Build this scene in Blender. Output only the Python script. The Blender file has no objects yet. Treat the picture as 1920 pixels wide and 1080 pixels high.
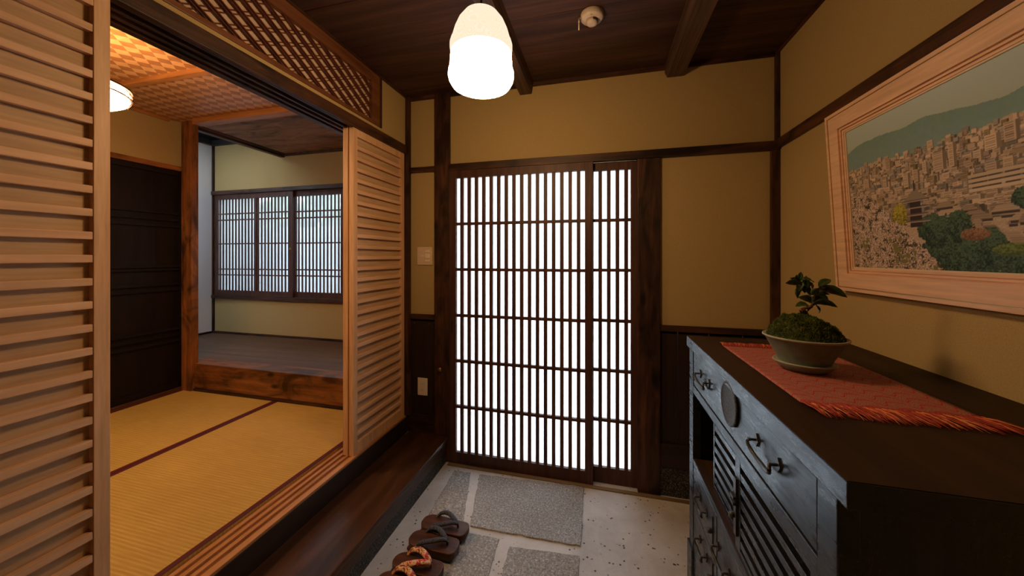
import bpy, bmesh, math, random
import numpy as np
from mathutils import Vector, Matrix, noise
random.seed(7)
D = bpy.data
scene = bpy.context.scene
COL = scene.collection
PI = math.pi

# ------------------------------------------------------------------ camera model (real place, metres)
CAM_H = 1.40
FPX = 649.0
YAW = math.radians(14.35)
def ray(px, py):
    u = (px - 960) / FPX; v = (482 - py) / FPX
    return (-math.sin(YAW) + u*math.cos(YAW), math.cos(YAW) + u*math.sin(YAW), v)
def onY(px, py, Y):
    d = ray(px, py); t = Y / d[1]
    return Vector((d[0]*t, Y, CAM_H + d[2]*t))

# ------------------------------------------------------------------ material helpers
MATS = {}
def newmat(name):
    m = D.materials.new(name); m.use_nodes = True
    nt = m.node_tree; nt.nodes.clear()
    out = nt.nodes.new('ShaderNodeOutputMaterial')
    b = nt.nodes.new('ShaderNodeBsdfPrincipled')
    nt.links.new(b.outputs[0], out.inputs[0])
    return m, nt, b, out
def coords(nt, scale=(1, 1, 1), rot=(0, 0, 0), rnd=True):
    tc = nt.nodes.new('ShaderNodeTexCoord')
    mp = nt.nodes.new('ShaderNodeMapping')
    mp.inputs['Scale'].default_value = scale
    mp.inputs['Rotation'].default_value = rot
    if rnd:
        oi = nt.nodes.new('ShaderNodeObjectInfo')
        ml = nt.nodes.new('ShaderNodeMath'); ml.operation = 'MULTIPLY'; ml.inputs[1].default_value = 37.0
        nt.links.new(oi.outputs['Random'], ml.inputs[0])
        ad = nt.nodes.new('ShaderNodeVectorMath'); ad.operation = 'ADD'
        nt.links.new(tc.outputs['Object'], ad.inputs[0]); nt.links.new(ml.outputs[0], ad.inputs[1])
        nt.links.new(ad.outputs[0], mp.inputs[0])
    else:
        nt.links.new(tc.outputs['Object'], mp.inputs[0])
    return mp.outputs[0]
def noise_n(nt, vec, scale, detail=4, rough=.6, dist=0):
    n = nt.nodes.new('ShaderNodeTexNoise')
    n.inputs['Scale'].default_value = scale; n.inputs['Detail'].default_value = detail
    n.inputs['Roughness'].default_value = rough; n.inputs['Distortion'].default_value = dist
    nt.links.new(vec, n.inputs['Vector']); return n.outputs['Fac']
def ramp(nt, fac, stops):
    r = nt.nodes.new('ShaderNodeValToRGB'); e = r.color_ramp.elements
    while len(e) < len(stops): e.new(.5)
    for i, (p, c) in enumerate(stops):
        e[i].position = p; e[i].color = (*c, 1)
    nt.links.new(fac, r.inputs[0]); return r.outputs[0]
def mix(nt, fac, a, b, mode='MIX'):
    m = nt.nodes.new('ShaderNodeMix'); m.data_type = 'RGBA'; m.blend_type = mode
    for s, v in ((0, fac), (6, a), (7, b)):
        if hasattr(v, 'node'): nt.links.new(v, m.inputs[s])
        else: m.inputs[s].default_value = v if s == 0 else (*v, 1)
    return m.outputs[2]
def math_n(nt, op, a, b=None):
    m = nt.nodes.new('ShaderNodeMath'); m.operation = op
    for i, v in enumerate((a, b)):
        if v is None: continue
        if hasattr(v, 'node'): nt.links.new(v, m.inputs[i])
        else: m.inputs[i].default_value = v
    return m.outputs[0]
def bump(nt, b, h, strength, dist=.01):
    bp = nt.nodes.new('ShaderNodeBump'); bp.inputs['Strength'].default_value = strength
    bp.inputs['Distance'].default_value = dist
    nt.links.new(h, bp.inputs['Height']); nt.links.new(bp.outputs[0], b.inputs['Normal'])

def wood(name, cols, axis='z', rough=.55, grain=26, bstr=.25, knots=False, spec=.4, stretch=.07, contrast=(.3, .5, .72)):
    key = (name, axis)
    if key in MATS: return MATS[key]
    m, nt, b, out = newmat(name + '_' + axis)
    s = [1, 1, 1]; s['xyz'.index(axis)] = stretch
    v = coords(nt, tuple(s))
    n1 = noise_n(nt, v, grain, 6, .65, .6)
    c = ramp(nt, n1, list(zip(contrast, cols)))
    n3 = noise_n(nt, v, grain*5, 3, .6)
    c = mix(nt, .35, c, ramp(nt, n3, [(.3, (.55, .55, .55)), (.7, (1.3, 1.3, 1.3))]), 'MULTIPLY')
    if knots:
        s2 = [1, 1, 1]; s2['xyz'.index(axis)] = .45
        v2 = coords(nt, tuple(s2))
        n2 = noise_n(nt, v2, 7, 3, .6, 1.2)
        c = mix(nt, 1, c, ramp(nt, n2, [(.33, (.28, .24, .22)), (.5, (1, 1, 1)), (.72, (1.6, 1.35, 1.15))]), 'MULTIPLY')
        vo = nt.nodes.new('ShaderNodeTexVoronoi'); vo.inputs['Scale'].default_value = 7
        nt.links.new(v2, vo.inputs['Vector'])
        c = mix(nt, 1, c, ramp(nt, vo.outputs['Distance'], [(.06, (.18, .14, .12)), (.16, (1, 1, 1))]), 'MULTIPLY')
    nt.links.new(c, b.inputs['Base Color'])
    b.inputs['Roughness'].default_value = rough
    b.inputs['Specular IOR Level'].default_value = spec
    bump(nt, b, n1, bstr, .004)
    MATS[key] = m; return m

DK = [(.018, .0075, .004), (.050, .020, .010), (.105, .042, .020)]
def dark(a='z'): return wood('dark_stained_wood', DK, a, .5, 24, .4, True)
def dframe(a='z'): return wood('door_frame_wood', [(.040, .014, .009), (.072, .027, .017), (.11, .044, .028)], a, .5, 22, .15)
def cypress(a='z'): return wood('cypress', [(.60, .34, .18), (.72, .43, .24), (.80, .52, .31)], a, .5, 18, .1, contrast=(.25, .5, .75))
def slatw(a='y'): return wood('cypress_slat', [(.60, .33, .19), (.74, .45, .27), (.82, .56, .37)], a, .5, 9, .1, contrast=(.25, .5, .75))
def amber(a='z'): return wood('amber_cedar', [(.08, .028, .009), (.20, .076, .024), (.30, .125, .045)], a, .42, 20, .2, True)
def ceilw(a='x'): return wood('ceiling_board', [(.020, .008, .0045), (.050, .020, .011), (.095, .040, .022)], a, .6, 16, .4, stretch=.05)
def beamw(a='y'): return wood('ceiling_beam_wood', [(.022, .012, .008), (.075, .040, .026), (.15, .080, .052)], a, .55, 34, .7, stretch=.035)
def floorw(a='x'): return wood('step_board', [(.020, .009, .005), (.055, .023, .011), (.12, .050, .022)], a, .33, 9, .15, stretch=.12)
def alcfloor(a='x'): return wood('alcove_floor_board', [(.07, .038, .022), (.11, .062, .038), (.15, .088, .056)], a, .5, 14, .15)
def lacq(a='y'):
    new = ('black_lacquer_wood', a) not in MATS
    m = wood('black_lacquer_wood', [(.006, .006, .007), (.012, .012, .014), (.026, .026, .030)], a, .33, 30, .12, spec=.95)
    if new:
        nt = m.node_tree; b = [n for n in nt.nodes if n.type == 'BSDF_PRINCIPLED'][0]
        s_ = [1, 1, 1]; s_['xyz'.index(a)] = .12
        v = coords(nt, tuple(s_)); v2 = coords(nt, (1, 1, 1))
        n1 = noise_n(nt, v, 90, 5, .75); n2 = noise_n(nt, v2, 9, 4, .6)
        r = ramp(nt, math_n(nt, 'ADD', math_n(nt, 'MULTIPLY', n1, .5), math_n(nt, 'MULTIPLY', n2, .5)), [(.38, (.20, .20, .20)), (.52, (.33, .33, .33)), (.64, (.52, .52, .52))])
        nt.links.new(r, b.inputs['Roughness'])
        b.inputs['Specular Tint'].default_value = (.72, .86, 1, 1)  # blue of the daylight reflections put into the lacquer's specular colour
    return m
def topw(a='y'): return wood('chest_top_wood', [(.016, .008, .004), (.030, .015, .007), (.045, .023, .011)], a, .55, 14, .1, spec=.2)
def blackdoor(a='z'): return wood('black_door_wood', [(.004, .0022, .002), (.008, .004, .0035), (.013, .007, .0055)], a, .5, 20, .2, spec=.25)
def innerw(a='y'): return wood('chest_inner_wood', [(.03, .014, .006), (.06, .028, .012), (.10, .046, .02)], a, .5, 20, .2)
def board(a='z'): return wood('wainscot_board', [(.014, .007, .005), (.024, .011, .008), (.038, .018, .012)], a, .55, 20, .25)

def plain(name, col, rough=.5, metal=0, spec=.5):
    if name in MATS: return MATS[name]
    m, nt, b, out = newmat(name)
    b.inputs['Base Color'].default_value = (*col, 1); b.inputs['Roughness'].default_value = rough
    b.inputs['Metallic'].default_value = metal; b.inputs['Specular IOR Level'].default_value = spec
    MATS[name] = m; return m
def speck(name, stops, scale, rough=.8, bstr=.2, bdist=.003, detail=4, spec=.3, rnd=True):
    if name in MATS: return MATS[name]
    m, nt, b, out = newmat(name)
    v = coords(nt, rnd=rnd)
    n = noise_n(nt, v, scale, detail, .65)
    nt.links.new(ramp(nt, n, stops), b.inputs['Base Color'])
    b.inputs['Roughness'].default_value = rough; b.inputs['Specular IOR Level'].default_value = spec
    bump(nt, b, n, bstr, bdist)
    MATS[name] = m; return m
PLASTER = speck('sand_plaster', [(.3, (.40, .29, .125)), (.7, (.50, .37, .17))], 260, .9, .35, .0015, spec=.1)
WHITE = speck('white_plaster', [(.3, (.78, .78, .80)), (.7, (.84, .84, .86))], 200, .9, .2, .001, spec=.1)
PEBBLE = speck('pebble_wash', [(.42, (.006, .006, .006)), (.52, (.035, .033, .030)), (.64, (.17, .16, .145))], 190, .6, .9, .004, 2)
MOSS = speck('moss', [(.3, (.008, .012, .003)), (.5, (.03, .045, .008)), (.7, (.09, .10, .02))], 90, .9, .6, .004, 4)
MOSS2 = speck('moss_tips', [(.3, (.02, .03, .005)), (.5, (.07, .105, .014)), (.75, (.20, .21, .04))], 60, .9, .1, .002, 2)
BARK = speck('bark', [(.3, (.05, .02, .012)), (.7, (.24, .11, .06))], 120, .8, .6, .003, 4)
CELADON = speck('celadon_glaze', [(.3, (.125, .175, .15)), (.7, (.19, .25, .215))], 45, .35, .05, .001, 6)
RIMCLAY = speck('glaze_rim', [(.3, (.30, .31, .25)), (.7, (.40, .40, .33))], 60, .4, .05, .001)
IRON = speck('iron', [(.3, (.018, .018, .020)), (.7, (.05, .05, .052))], 140, .38, .3, .001, 4, .6)
BRASS = plain('aged_brass', (.36, .22, .10), .35, .9)
PLASTIC = plain('ivory_plastic', (.70, .56, .42), .45)
PLASTIC2 = plain('ivory_plastic_light', (.85, .74, .58), .4)
DETC = plain('detector_plastic', (.55, .46, .38), .5)
HOLE = plain('slot_dark', (.01, .008, .006), .8)
BLK = plain('groove_dark', (.004, .003, .003), .9, spec=.1)
GILT = plain('gilt_line', (.62, .42, .18), .3, .9)

# concrete
m, nt, b, out = newmat('worn_cement'); CEMENT = m
v = coords(nt, rnd=False)
n1 = noise_n(nt, v, 3.2, 6, .7, .4); n2 = noise_n(nt, v, 240, 3, .7)
c = ramp(nt, n1, [(.3, (.42, .415, .43)), (.5, (.56, .555, .575)), (.7, (.68, .675, .71))])
c = mix(nt, .6, c, ramp(nt, n2, [(.25, (.35, .33, .31)), (.42, (1, 1, 1))]), 'MULTIPLY')
vo = nt.nodes.new('ShaderNodeTexVoronoi'); vo.inputs['Scale'].default_value = 42
nt.links.new(v, vo.inputs['Vector'])
nclust = noise_n(nt, v, 13, 3, .6)
hole = math_n(nt, 'MULTIPLY', ramp(nt, vo.outputs['Distance'], [(.16, (1, 1, 1)), (.24, (0, 0, 0))]), ramp(nt, nclust, [(.50, (0, 0, 0)), (.56, (1, 1, 1))]))
c = mix(nt, hole, c, (.035, .028, .022))
nt.links.new(c, b.inputs['Base Color'])
b.inputs['Roughness'].default_value = .48; b.inputs['Specular IOR Level'].default_value = .5
hh = math_n(nt, 'SUBTRACT', math_n(nt, 'MULTIPLY', n2, .25), hole)
bump(nt, b, hh, .5, .003)
# rough granite slabs
m, nt, b, out = newmat('rough_slab'); SLAB = m
v = coords(nt, rnd=False)
n1 = noise_n(nt, v, 110, 6, .8); n2 = noise_n(nt, v, 4, 4, .6); n3 = noise_n(nt, v, 300, 2, .6)
c = ramp(nt, n1, [(.32, (.13, .13, .13)), (.46, (.33, .33, .345)), (.56, (.47, .48, .51)), (.66, (.95, .97, 1.0))])  # bright bluish flecks put specular sparkle into the stone colour
c = mix(nt, .5, c, ramp(nt, n2, [(.3, (.80, .74, .66)), (.7, (1.12, 1.12, 1.12))]), 'MULTIPLY')
nt.links.new(c, b.inputs['Base Color'])
b.inputs['Roughness'].default_value = .27; b.inputs['Specular IOR Level'].default_value = .9
n4 = noise_n(nt, v, 38, 3, .6)
bump(nt, b, math_n(nt, 'ADD', math_n(nt, 'ADD', n1, math_n(nt, 'MULTIPLY', n3, .4)), math_n(nt, 'MULTIPLY', n4, 1.2)), .9, .006)
# tatami
def tatami_mat():
    m, nt, b, out = newmat('tatami_rush')
    v = coords(nt, (1, 1, 1), rnd=True)
    sep = nt.nodes.new('ShaderNodeSeparateXYZ'); nt.links.new(v, sep.inputs[0])
    fx = math_n(nt, 'SINE', math_n(nt, 'MULTIPLY', sep.outputs[0], 2*PI/.0045))
    gx = math_n(nt, 'SINE', math_n(nt, 'MULTIPLY', sep.outputs[1], 2*PI/.015))
    h = math_n(nt, 'ADD', math_n(nt, 'MULTIPLY', fx, .5), math_n(nt, 'MULTIPLY', gx, .9))
    v2 = coords(nt, (.25, 6, 1))
    n = noise_n(nt, v2, 30, 4, .7)
    nb = noise_n(nt, v, 3, 3, .5)
    c = ramp(nt, n, [(.25, (.44, .27, .065)), (.5, (.52, .33, .085)), (.75, (.60, .40, .12))])
    c = mix(nt, .5, c, ramp(nt, nb, [(.3, (.85, .85, .8)), (.7, (1.1, 1.1, 1.1))]), 'MULTIPLY')
    hr = ramp(nt, math_n(nt, 'ADD', math_n(nt, 'MULTIPLY', h, .3), .5), [(.1, (.80, .78, .72)), (.9, (1.08, 1.08, 1.08))])
    c = mix(nt, 1, c, hr, 'MULTIPLY')
    nt.links.new(c, b.inputs['Base Color']); b.inputs['Roughness'].default_value = .6
    b.inputs['Specular IOR Level'].default_value = .3
    bump(nt, b, h, .35, .001)
    return m
TATAMI = tatami_mat()
EDGE = speck('tatami_border', [(.3, (.065, .006, .010)), (.7, (.095, .010, .014))], 300, .7, .2, .001)
# woven ceiling
def ajiro_mat():
    m, nt, b, out = newmat('woven_cedar_ceiling')
    v = coords(nt, (1, 1, 1), (0, 0, PI/4), rnd=False)
    ch = nt.nodes.new('ShaderNodeTexChecker'); ch.inputs['Scale'].default_value = 1/.056
    v0 = nt.nodes.new('ShaderNodeVectorMath'); v0.operation = 'MULTIPLY'; v0.inputs[1].default_value = (1, 1, 0)
    nt.links.new(v, v0.inputs[0])
    ad = nt.nodes.new('ShaderNodeVectorMath'); ad.operation = 'ADD'; ad.inputs[1].default_value = (0, 0, .01)
    nt.links.new(v0.outputs[0], ad.inputs[0]); nt.links.new(ad.outputs[0], ch.inputs['Vector'])
    na = noise_n(nt, coords(nt, (.1, 1, 1), (0, 0, PI/4), rnd=False), 60, 3); nb = noise_n(nt, coords(nt, (1, .1, 1), (0, 0, PI/4), rnd=False), 60, 3)
    ca = ramp(nt, na, [(.3, (.56, .30, .14)), (.7, (.68, .38, .19))])
    cb = ramp(nt, nb, [(.3, (.30, .13, .055)), (.7, (.40, .185, .08))])
    c = mix(nt, ch.outputs['Fac'], cb, ca)
    nt.links.new(c, b.inputs['Base Color']); b.inputs['Roughness'].default_value = .45
    bump(nt, b, ch.outputs['Fac'], .3, .002)
    return m
AJIRO = ajiro_mat()
# daylight panes
def pane_mat(name, tint, trans=.9):
    m = D.materials.new(name); m.use_nodes = True; nt = m.node_tree; nt.nodes.clear()
    out = nt.nodes.new('ShaderNodeOutputMaterial')
    t = nt.nodes.new('ShaderNodeBsdfTranslucent'); t.inputs[0].default_value = (*tint, 1)
    d = nt.nodes.new('ShaderNodeBsdfDiffuse'); d.inputs[0].default_value = (.75, .75, .75, 1)
    a = nt.nodes.new('ShaderNodeMixShader'); a.inputs[0].default_value = 1-trans
    nt.links.new(t.outputs[0], a.inputs[1]); nt.links.new(d.outputs[0], a.inputs[2])
    nt.links.new(a.outputs[0], out.inputs[0])
    return m
PANE = pane_mat('frosted_door_glass', (1, 1, 1), .94)
def rough_glass():
    m = D.materials.new('ribbed_window_glass'); m.use_nodes = True; nt = m.node_tree; nt.nodes.clear()
    out = nt.nodes.new('ShaderNodeOutputMaterial')
    r = nt.nodes.new('ShaderNodeBsdfRefraction'); r.inputs['Roughness'].default_value = .22; r.inputs['IOR'].default_value = 1.02
    r.inputs[0].default_value = (.95, .97, .98, 1)
    t = nt.nodes.new('ShaderNodeBsdfTranslucent'); t.inputs[0].default_value = (.9, .94, .97, 1)
    a = nt.nodes.new('ShaderNodeMixShader'); a.inputs[0].default_value = .45
    nt.links.new(r.outputs[0], a.inputs[1]); nt.links.new(t.outputs[0], a.inputs[2]); nt.links.new(a.outputs[0], out.inputs[0])
    return m
RGLASS = rough_glass()
def emis(name, col, s):
    m = D.materials.new(name); m.use_nodes = True; nt = m.node_tree; nt.nodes.clear()
    out = nt.nodes.new('ShaderNodeOutputMaterial'); e = nt.nodes.new('ShaderNodeEmission')
    e.inputs[0].default_value = (*col, 1); e.inputs[1].default_value = s
    nt.links.new(e.outputs[0], out.inputs[0]); return m

# ------------------------------------------------------------------ mesh helpers
class MB:
    def __init__(s): s.bm = bmesh.new()
    def box(s, x0, x1, y0, y1, z0, z1, bev=0, mat=0, M=None):
        vs = [s.bm.verts.new((x, y, z)) for x in (x0, x1) for y in (y0, y1) for z in (z0, z1)]
        fs = [(0, 1, 3, 2), (4, 6, 7, 5), (0, 4, 5, 1), (2, 3, 7, 6), (0, 2, 6, 4), (1, 5, 7, 3)]
        F = [s.bm.faces.new([vs[i] for i in f]) for f in fs]
        for f in F: f.material_index = mat
        if bev:
            es = list({e for f in F for e in f.edges})
            r = bmesh.ops.bevel(s.bm, geom=es, offset=bev, segments=2, profile=.6, affect='EDGES')
            vs = list({v for f in r['faces'] for v in f.verts} | {v for v in vs if v.is_valid})
            for f in r['faces']: f.material_index = mat
        if M is not None: bmesh.ops.transform(s.bm, matrix=M, verts=[v for v in vs if v.is_valid])
        return s
    def prism(s, pts, z0, z1, bev=0, mat=0, axis='z'):
        def P(a, b, c): return (a, b, c) if axis == 'z' else ((c, a, b) if axis == 'x' else (a, c, b))
        lo = [s.bm.verts.new(P(x, y, z0)) for x, y in pts]; hi = [s.bm.verts.new(P(x, y, z1)) for x, y in pts]
        n = len(pts); fs = [s.bm.faces.new(lo[::-1]), s.bm.faces.new(hi)]
        for i in range(n): fs.append(s.bm.faces.new((lo[i], lo[(i+1) % n], hi[(i+1) % n], hi[i])))
        bmesh.ops.recalc_face_normals(s.bm, faces=fs)
        for f in fs: f.material_index = mat
        if bev:
            es = list({e for f in fs[:2] for e in f.edges})
            r = bmesh.ops.bevel(s.bm, geom=es, offset=bev, segments=3, profile=.6, affect='EDGES')
            for f in r['faces']: f.material_index = mat; f.smooth = True
        return s
    def lathe(s, prof, c=(0, 0, 0), n=48, sx=1, sy=1, mat=0, rot=0, smooth=True, cap=True):
        rings = []
        for r, z in prof:
            rg = []
            for i in range(n):
                a = 2*PI*i/n; x = r*sx*math.cos(a); y = r*sy*math.sin(a)
                rg.append(s.bm.verts.new((c[0]+x*math.cos(rot)-y*math.sin(rot), c[1]+x*math.sin(rot)+y*math.cos(rot), c[2]+z)))
            rings.append(rg)
        for a, b in zip(rings, rings[1:]):
            for i in range(n):
                f = s.bm.faces.new((a[i], a[(i+1) % n], b[(i+1) % n], b[i])); f.smooth = smooth; f.material_index = mat
        if cap:
            for rg, fl in ((rings[0], True), (rings[-1], False)):
                f = s.bm.faces.new(rg[::-1] if fl else rg); f.material_index = mat
        return s
    def tube(s, pts, r, n=10, mat=0, sq=1.0, caps=True):
        pts = [Vector(p) for p in pts]; rs = r if isinstance(r, (list, tuple)) else [r]*len(pts)
        up = Vector((0, 0, 1)); rings = []
        for i, p in enumerate(pts):
            t = (pts[min(i+1, len(pts)-1)] - pts[max(i-1, 0)]).normalized()
            a = t.cross(up)
            if a.length < 1e-3: a = t.cross(Vector((1, 0, 0)))
            a.normalize(); b = a.cross(t).normalized()
            rings.append([s.bm.verts.new(p + a*math.cos(q)*rs[i] + b*math.sin(q)*rs[i]*sq) for q in [2*PI*k/n for k in range(n)]])
        for A, B in zip(rings, rings[1:]):
            for i in range(n):
                f = s.bm.faces.new((A[i], A[(i+1) % n], B[(i+1) % n], B[i])); f.smooth = True; f.material_index = mat
        if caps:
            for rg in (rings[0][::-1], rings[-1]):
                f = s.bm.faces.new(rg); f.material_index = mat
        return s
    def build(s, name, mats, parent=None, origin=None, world=True):
        bmesh.ops.recalc_face_normals(s.bm, faces=s.bm.faces)
        if world and parent is not None:
            r = parent
            while r.parent: r = r.parent
            bmesh.ops.translate(s.bm, vec=-Vector(r.location), verts=s.bm.verts)
        if origin is not None: bmesh.ops.translate(s.bm, vec=-Vector(origin), verts=s.bm.verts)
        me = D.meshes.new(name); s.bm.to_mesh(me); s.bm.free()
        for m_ in (mats if isinstance(mats, (list, tuple)) else [mats]): me.materials.append(m_)
        o = D.objects.new(name, me); COL.objects.link(o)
        if parent is not None: o.parent = parent
        if origin is not None: o.location = origin
        return o
def tag(o, label=None, cat=None, group=None, kind=None):
    if label: o['label'] = label
    if cat: o['category'] = cat
    if group: o['group'] = group
    if kind: o['kind'] = kind
    return o
def thing(name, label, cat, loc, group=None, kind=None, rot=(0, 0, 0)):
    o = D.objects.new(name, None); COL.objects.link(o); o.location = loc; o.rotation_euler = rot
    o.empty_display_size = .05
    return tag(o, label, cat, group, kind)
def S(name, mb, mat, label, cat='structure'):
    o = mb.build(name, mat); return tag(o, label, cat, kind='structure')
def catmull(P, n=6):
    P = [Vector(p) for p in P]; out = []
    Q = [P[0]*2-P[1]] + P + [P[-1]*2-P[-2]]
    for i in range(1, len(Q)-2):
        for k in range(n):
            t = k/n; a, b_, c_, d = Q[i-1], Q[i], Q[i+1], Q[i+2]
            out.append(.5*((2*b_) + (c_-a)*t + (2*a-5*b_+4*c_-d)*t*t + (3*b_-a-3*c_+d)*t**3))
    out.append(P[-1]); return out

# ================================================================== ROOM SHELL
WL, WR, WB = -1.33, .946, 2.20      # left wall, right wall, back wall of the entrance hall
YB = -2.6                            # wall behind the camera
CZ = 2.526
S('floor', MB().box(WL-.1, WR+.1, YB-.1, WB+.14, -.12, 0), CEMENT, 'worn grey cement entrance floor with small embedded pebbles', 'floor')
# back wall plaster around the door opening and posts
mb = MB()
mb.box(WL-.07, -1.05, WB, WB+.12, .95, 2.66).box(-1.05, .28, WB, WB+.12, 2.0, 2.66).box(.28, WR+.1, WB, WB+.12, .95, 2.66)
mb.box(WL-.12, WL, WB+.001, WB+.12, .1, .95)
S('wall_back', mb, PLASTER, 'sand coloured plaster wall around the lattice entrance door', 'wall')
mb = MB().box(WR, WR+.1, YB-.1, WB, 0, 2.66)
S('wall_right', mb, PLASTER, 'sand coloured plaster wall behind the chest and picture', 'wall')
# left wall: upper zone round the transom, corner piece, solid piece near camera
TY0, TY1, TZ0, TZ1 = .02, 1.895, 2.203, 2.515
mb = MB().box(WL-.06, WL, TY1, WB, 2.18, 2.66).box(WL-.06, WL, YB, TY0, 2.18, 2.66).box(WL-.06, WL, TY0, TY1, 2.18, TZ0+.002).box(WL-.06, WL, TY0, TY1, TZ1, 2.66)
mb.box(WL-.06, WL, YB, .12, .29, 2.13)
S('wall_left', mb, PLASTER, 'sand coloured plaster above the louvred sliding doors', 'wall')
S('wall_front', MB().box(-3.5, WR+.1, YB-.1, YB, 0, 2.66), PLASTER, 'plaster wall behind the viewer', 'wall')
# ceiling boards
mb = MB(); y = YB
while y < WB+.1:
    mb.box(WL-.06, WR+.02, y+.0015, y+.2985, CZ, CZ+.02, .002); y += .30
mb.box(WL-.06, WR+.02, YB, WB+.1, CZ+.015, CZ+.12)
S('ceiling', mb, ceilw('x'), 'dark brown stained plank ceiling of the entrance hall', 'ceiling')
# posts and rails (trim)
tn = [0]
def trim(mb, mat, label, cat='trim'):
    tn[0] += 1; return S('trim_%d' % tn[0], mb, mat, label, cat)
trim(MB().box(-1.110, -.998, WB-.02, WB+.12, 0, CZ, .003), dark('z'), 'knotty dark wooden post left of the entrance door', 'post')
trim(MB().box(.214, .339, WB-.02, WB+.12, 0, 1.985, .003), dark('z'), 'wide knotty dark wooden post right of the entrance door', 'post')
trim(MB().box(.904, WR, WB-.022, WB+.01, 0, 1.985, .002), dark('z'), 'lower dark wooden post in the right corner', 'post')
trim(MB().box(.925, WR, WB-.02, WB+.01, 2.03, CZ, .002), dark('z'), 'narrow upper dark post in the right corner', 'post')
trim(MB().box(WL-.005, WL+.028, WB-.03, WB+.01, .29, CZ, .002), dark('z'), 'narrow dark post in the left corner', 'post')
trim(MB().box(WL+.028, -1.108, WB-.016, WB+.01, 1.992, 2.03, .002), dark('x'), 'short dark rail left of the entrance door post', 'rail')
trim(MB().box(-.999, WR, WB-.030, WB+.01, 1.985, 2.032, .002), dark('x'), 'dark horizontal rail above the entrance door', 'rail')
trim(MB().box(WR-.018, WR, YB, WB-.018, 1.992, 2.042, .002), dark('y'), 'dark horizontal rail on the right wall above the picture', 'rail')
trim(MB().box(.339, .905, WB-.014, WB+.01, .965, 1.0, .002), dark('x'), 'dark dado rail on the back wall beside the chest', 'rail')
trim(MB().box(WL+.028, -1.109, WB-.014, WB+.01, .965, 1.0, .002), dark('x'), 'short dark dado rail above the power outlet', 'rail')
mb = MB()
for x0, x1 in ((.339, .436), (.438, .60), (.602, .77), (.772, .93)): mb.box(x0, x1, WB, WB+.05, .303, .966, .002)
trim(mb, board('z'), 'dark vertical wainscot boards beside the chest', 'wainscot')
trim(MB().box(WL, -1.10, WB, WB+.05, .29, .966), board('z'), 'dark wainscot board behind the power outlet', 'wainscot')
trim(MB().box(.339, .946, WB-.016, WB+.05, .168, .303, .003), board('x'), 'dark skirting board above the pebble plinth', 'skirting')
trim(MB().box(WL, -1.10, WB-.012, WB+.05, .165, .294, .003), dark('x'), 'dark skirting board in the left corner above the step', 'skirting')
trim(MB().box(.339, .946, WB-.012, WB+.05, 0, .168), PEBBLE, 'dark pebble plinth under the skirting board', 'plinth')
trim(MB().box(-.998, WR, WB-.012, WB, CZ-.026, CZ), dark('x'), 'dark cornice strip along the back wall', 'cornice')
trim(MB().box(WL, WL+.012, YB, WB, CZ-.012, CZ+.002), dark('y'), 'dark cornice strip along the left wall', 'cornice')
trim(MB().box(WL+.028, -1.11, WB-.012, WB, CZ-.026, CZ), dark('x'), 'short dark cornice strip in the left corner', 'cornice')
trim(MB().box(WR-.012, WR, YB, WB, CZ-.010, CZ+.002), dark('y'), 'dark cornice strip along the right wall', 'cornice')
# ceiling beams
for i, (x0, x1, lab) in enumerate(((-.522, -.430, 'rough dark ceiling beam passing above the pendant lamp'), (.366, .470, 'rough dark ceiling beam nearer the right wall'))):
    mb = MB().prism([(x0, CZ+.002), (x0+.0, 2.485), (x0+.014, 2.455), (x1-.002, 2.455), (x1, 2.46), (x1+.012, CZ+.002)], YB, WB-.001, 0, axis='y')
    trim(mb, beamw('y'), lab, 'beam')
# lintel and threshold of the louvred doors
trim(MB().box(WL-.006, WL+.012, YB, WB-.03, 2.125, 2.182, .002).box(WL-.020, WL-.006, YB, WB-.02, 2.125, 2.182)
     .box(WL-.062, WL-.050, YB, WB-.02, 2.125, 2.19).box(WL-.105, WL-.090, YB, WB-.02, 2.125, 2.19).box(WL-.16, WL-.006, YB, WB-.02, 2.150, 2.19)
     .box(WL-.16, WL-.130, YB, WB-.02, 2.125, 2.19), dark('y'), 'dark grooved lintel above the louvred sliding doors', 'lintel')
trim(MB().box(WL-.02, WL+.012, YB, WB-.002, .168, .276, .002), board('y'), 'dark riser board between step and threshold', 'riser')
mb = MB().box(WL-.135, WL+.008, YB, WB-.03, .262, .278)
for x0, x1 in ((WL-.016, WL+.008), (WL-.052, WL-.040), (WL-.085, WL-.076), (WL-.135, WL-.112)):
    mb.box(x0, x1, YB, WB-.03, .276, .288, .001)
trim(mb, wood('threshold_wood', [(.30, .13, .045), (.44, .20, .075), (.55, .28, .11)], 'y', .4, 20, .1), 'grooved amber threshold under the louvred doors', 'threshold')
trim(MB().box(-.998, .946, WB-.055, WB-.030, 0, .008, .001), wood('floor_track', [(.12, .08, .045), (.2, .14, .08), (.26, .19, .12)], 'x'), 'thin floor track strip in front of the entrance door', 'track')

# step
st = thing('entrance_step', 'low dark wooden step board running along the left wall', 'step', (-1.17, 0, 0))
MB().box(WL+.012, -1.008, YB, WB-.012, .142, .172, .007).box(WL+.012, -1.014, YB, WB-.012, .088, .142, .003).build('tread', floorw('y'), st)
MB().box(WL+.012, -1.022, YB, WB-.014, 0, .089).build('base', PEBBLE, st)

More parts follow.
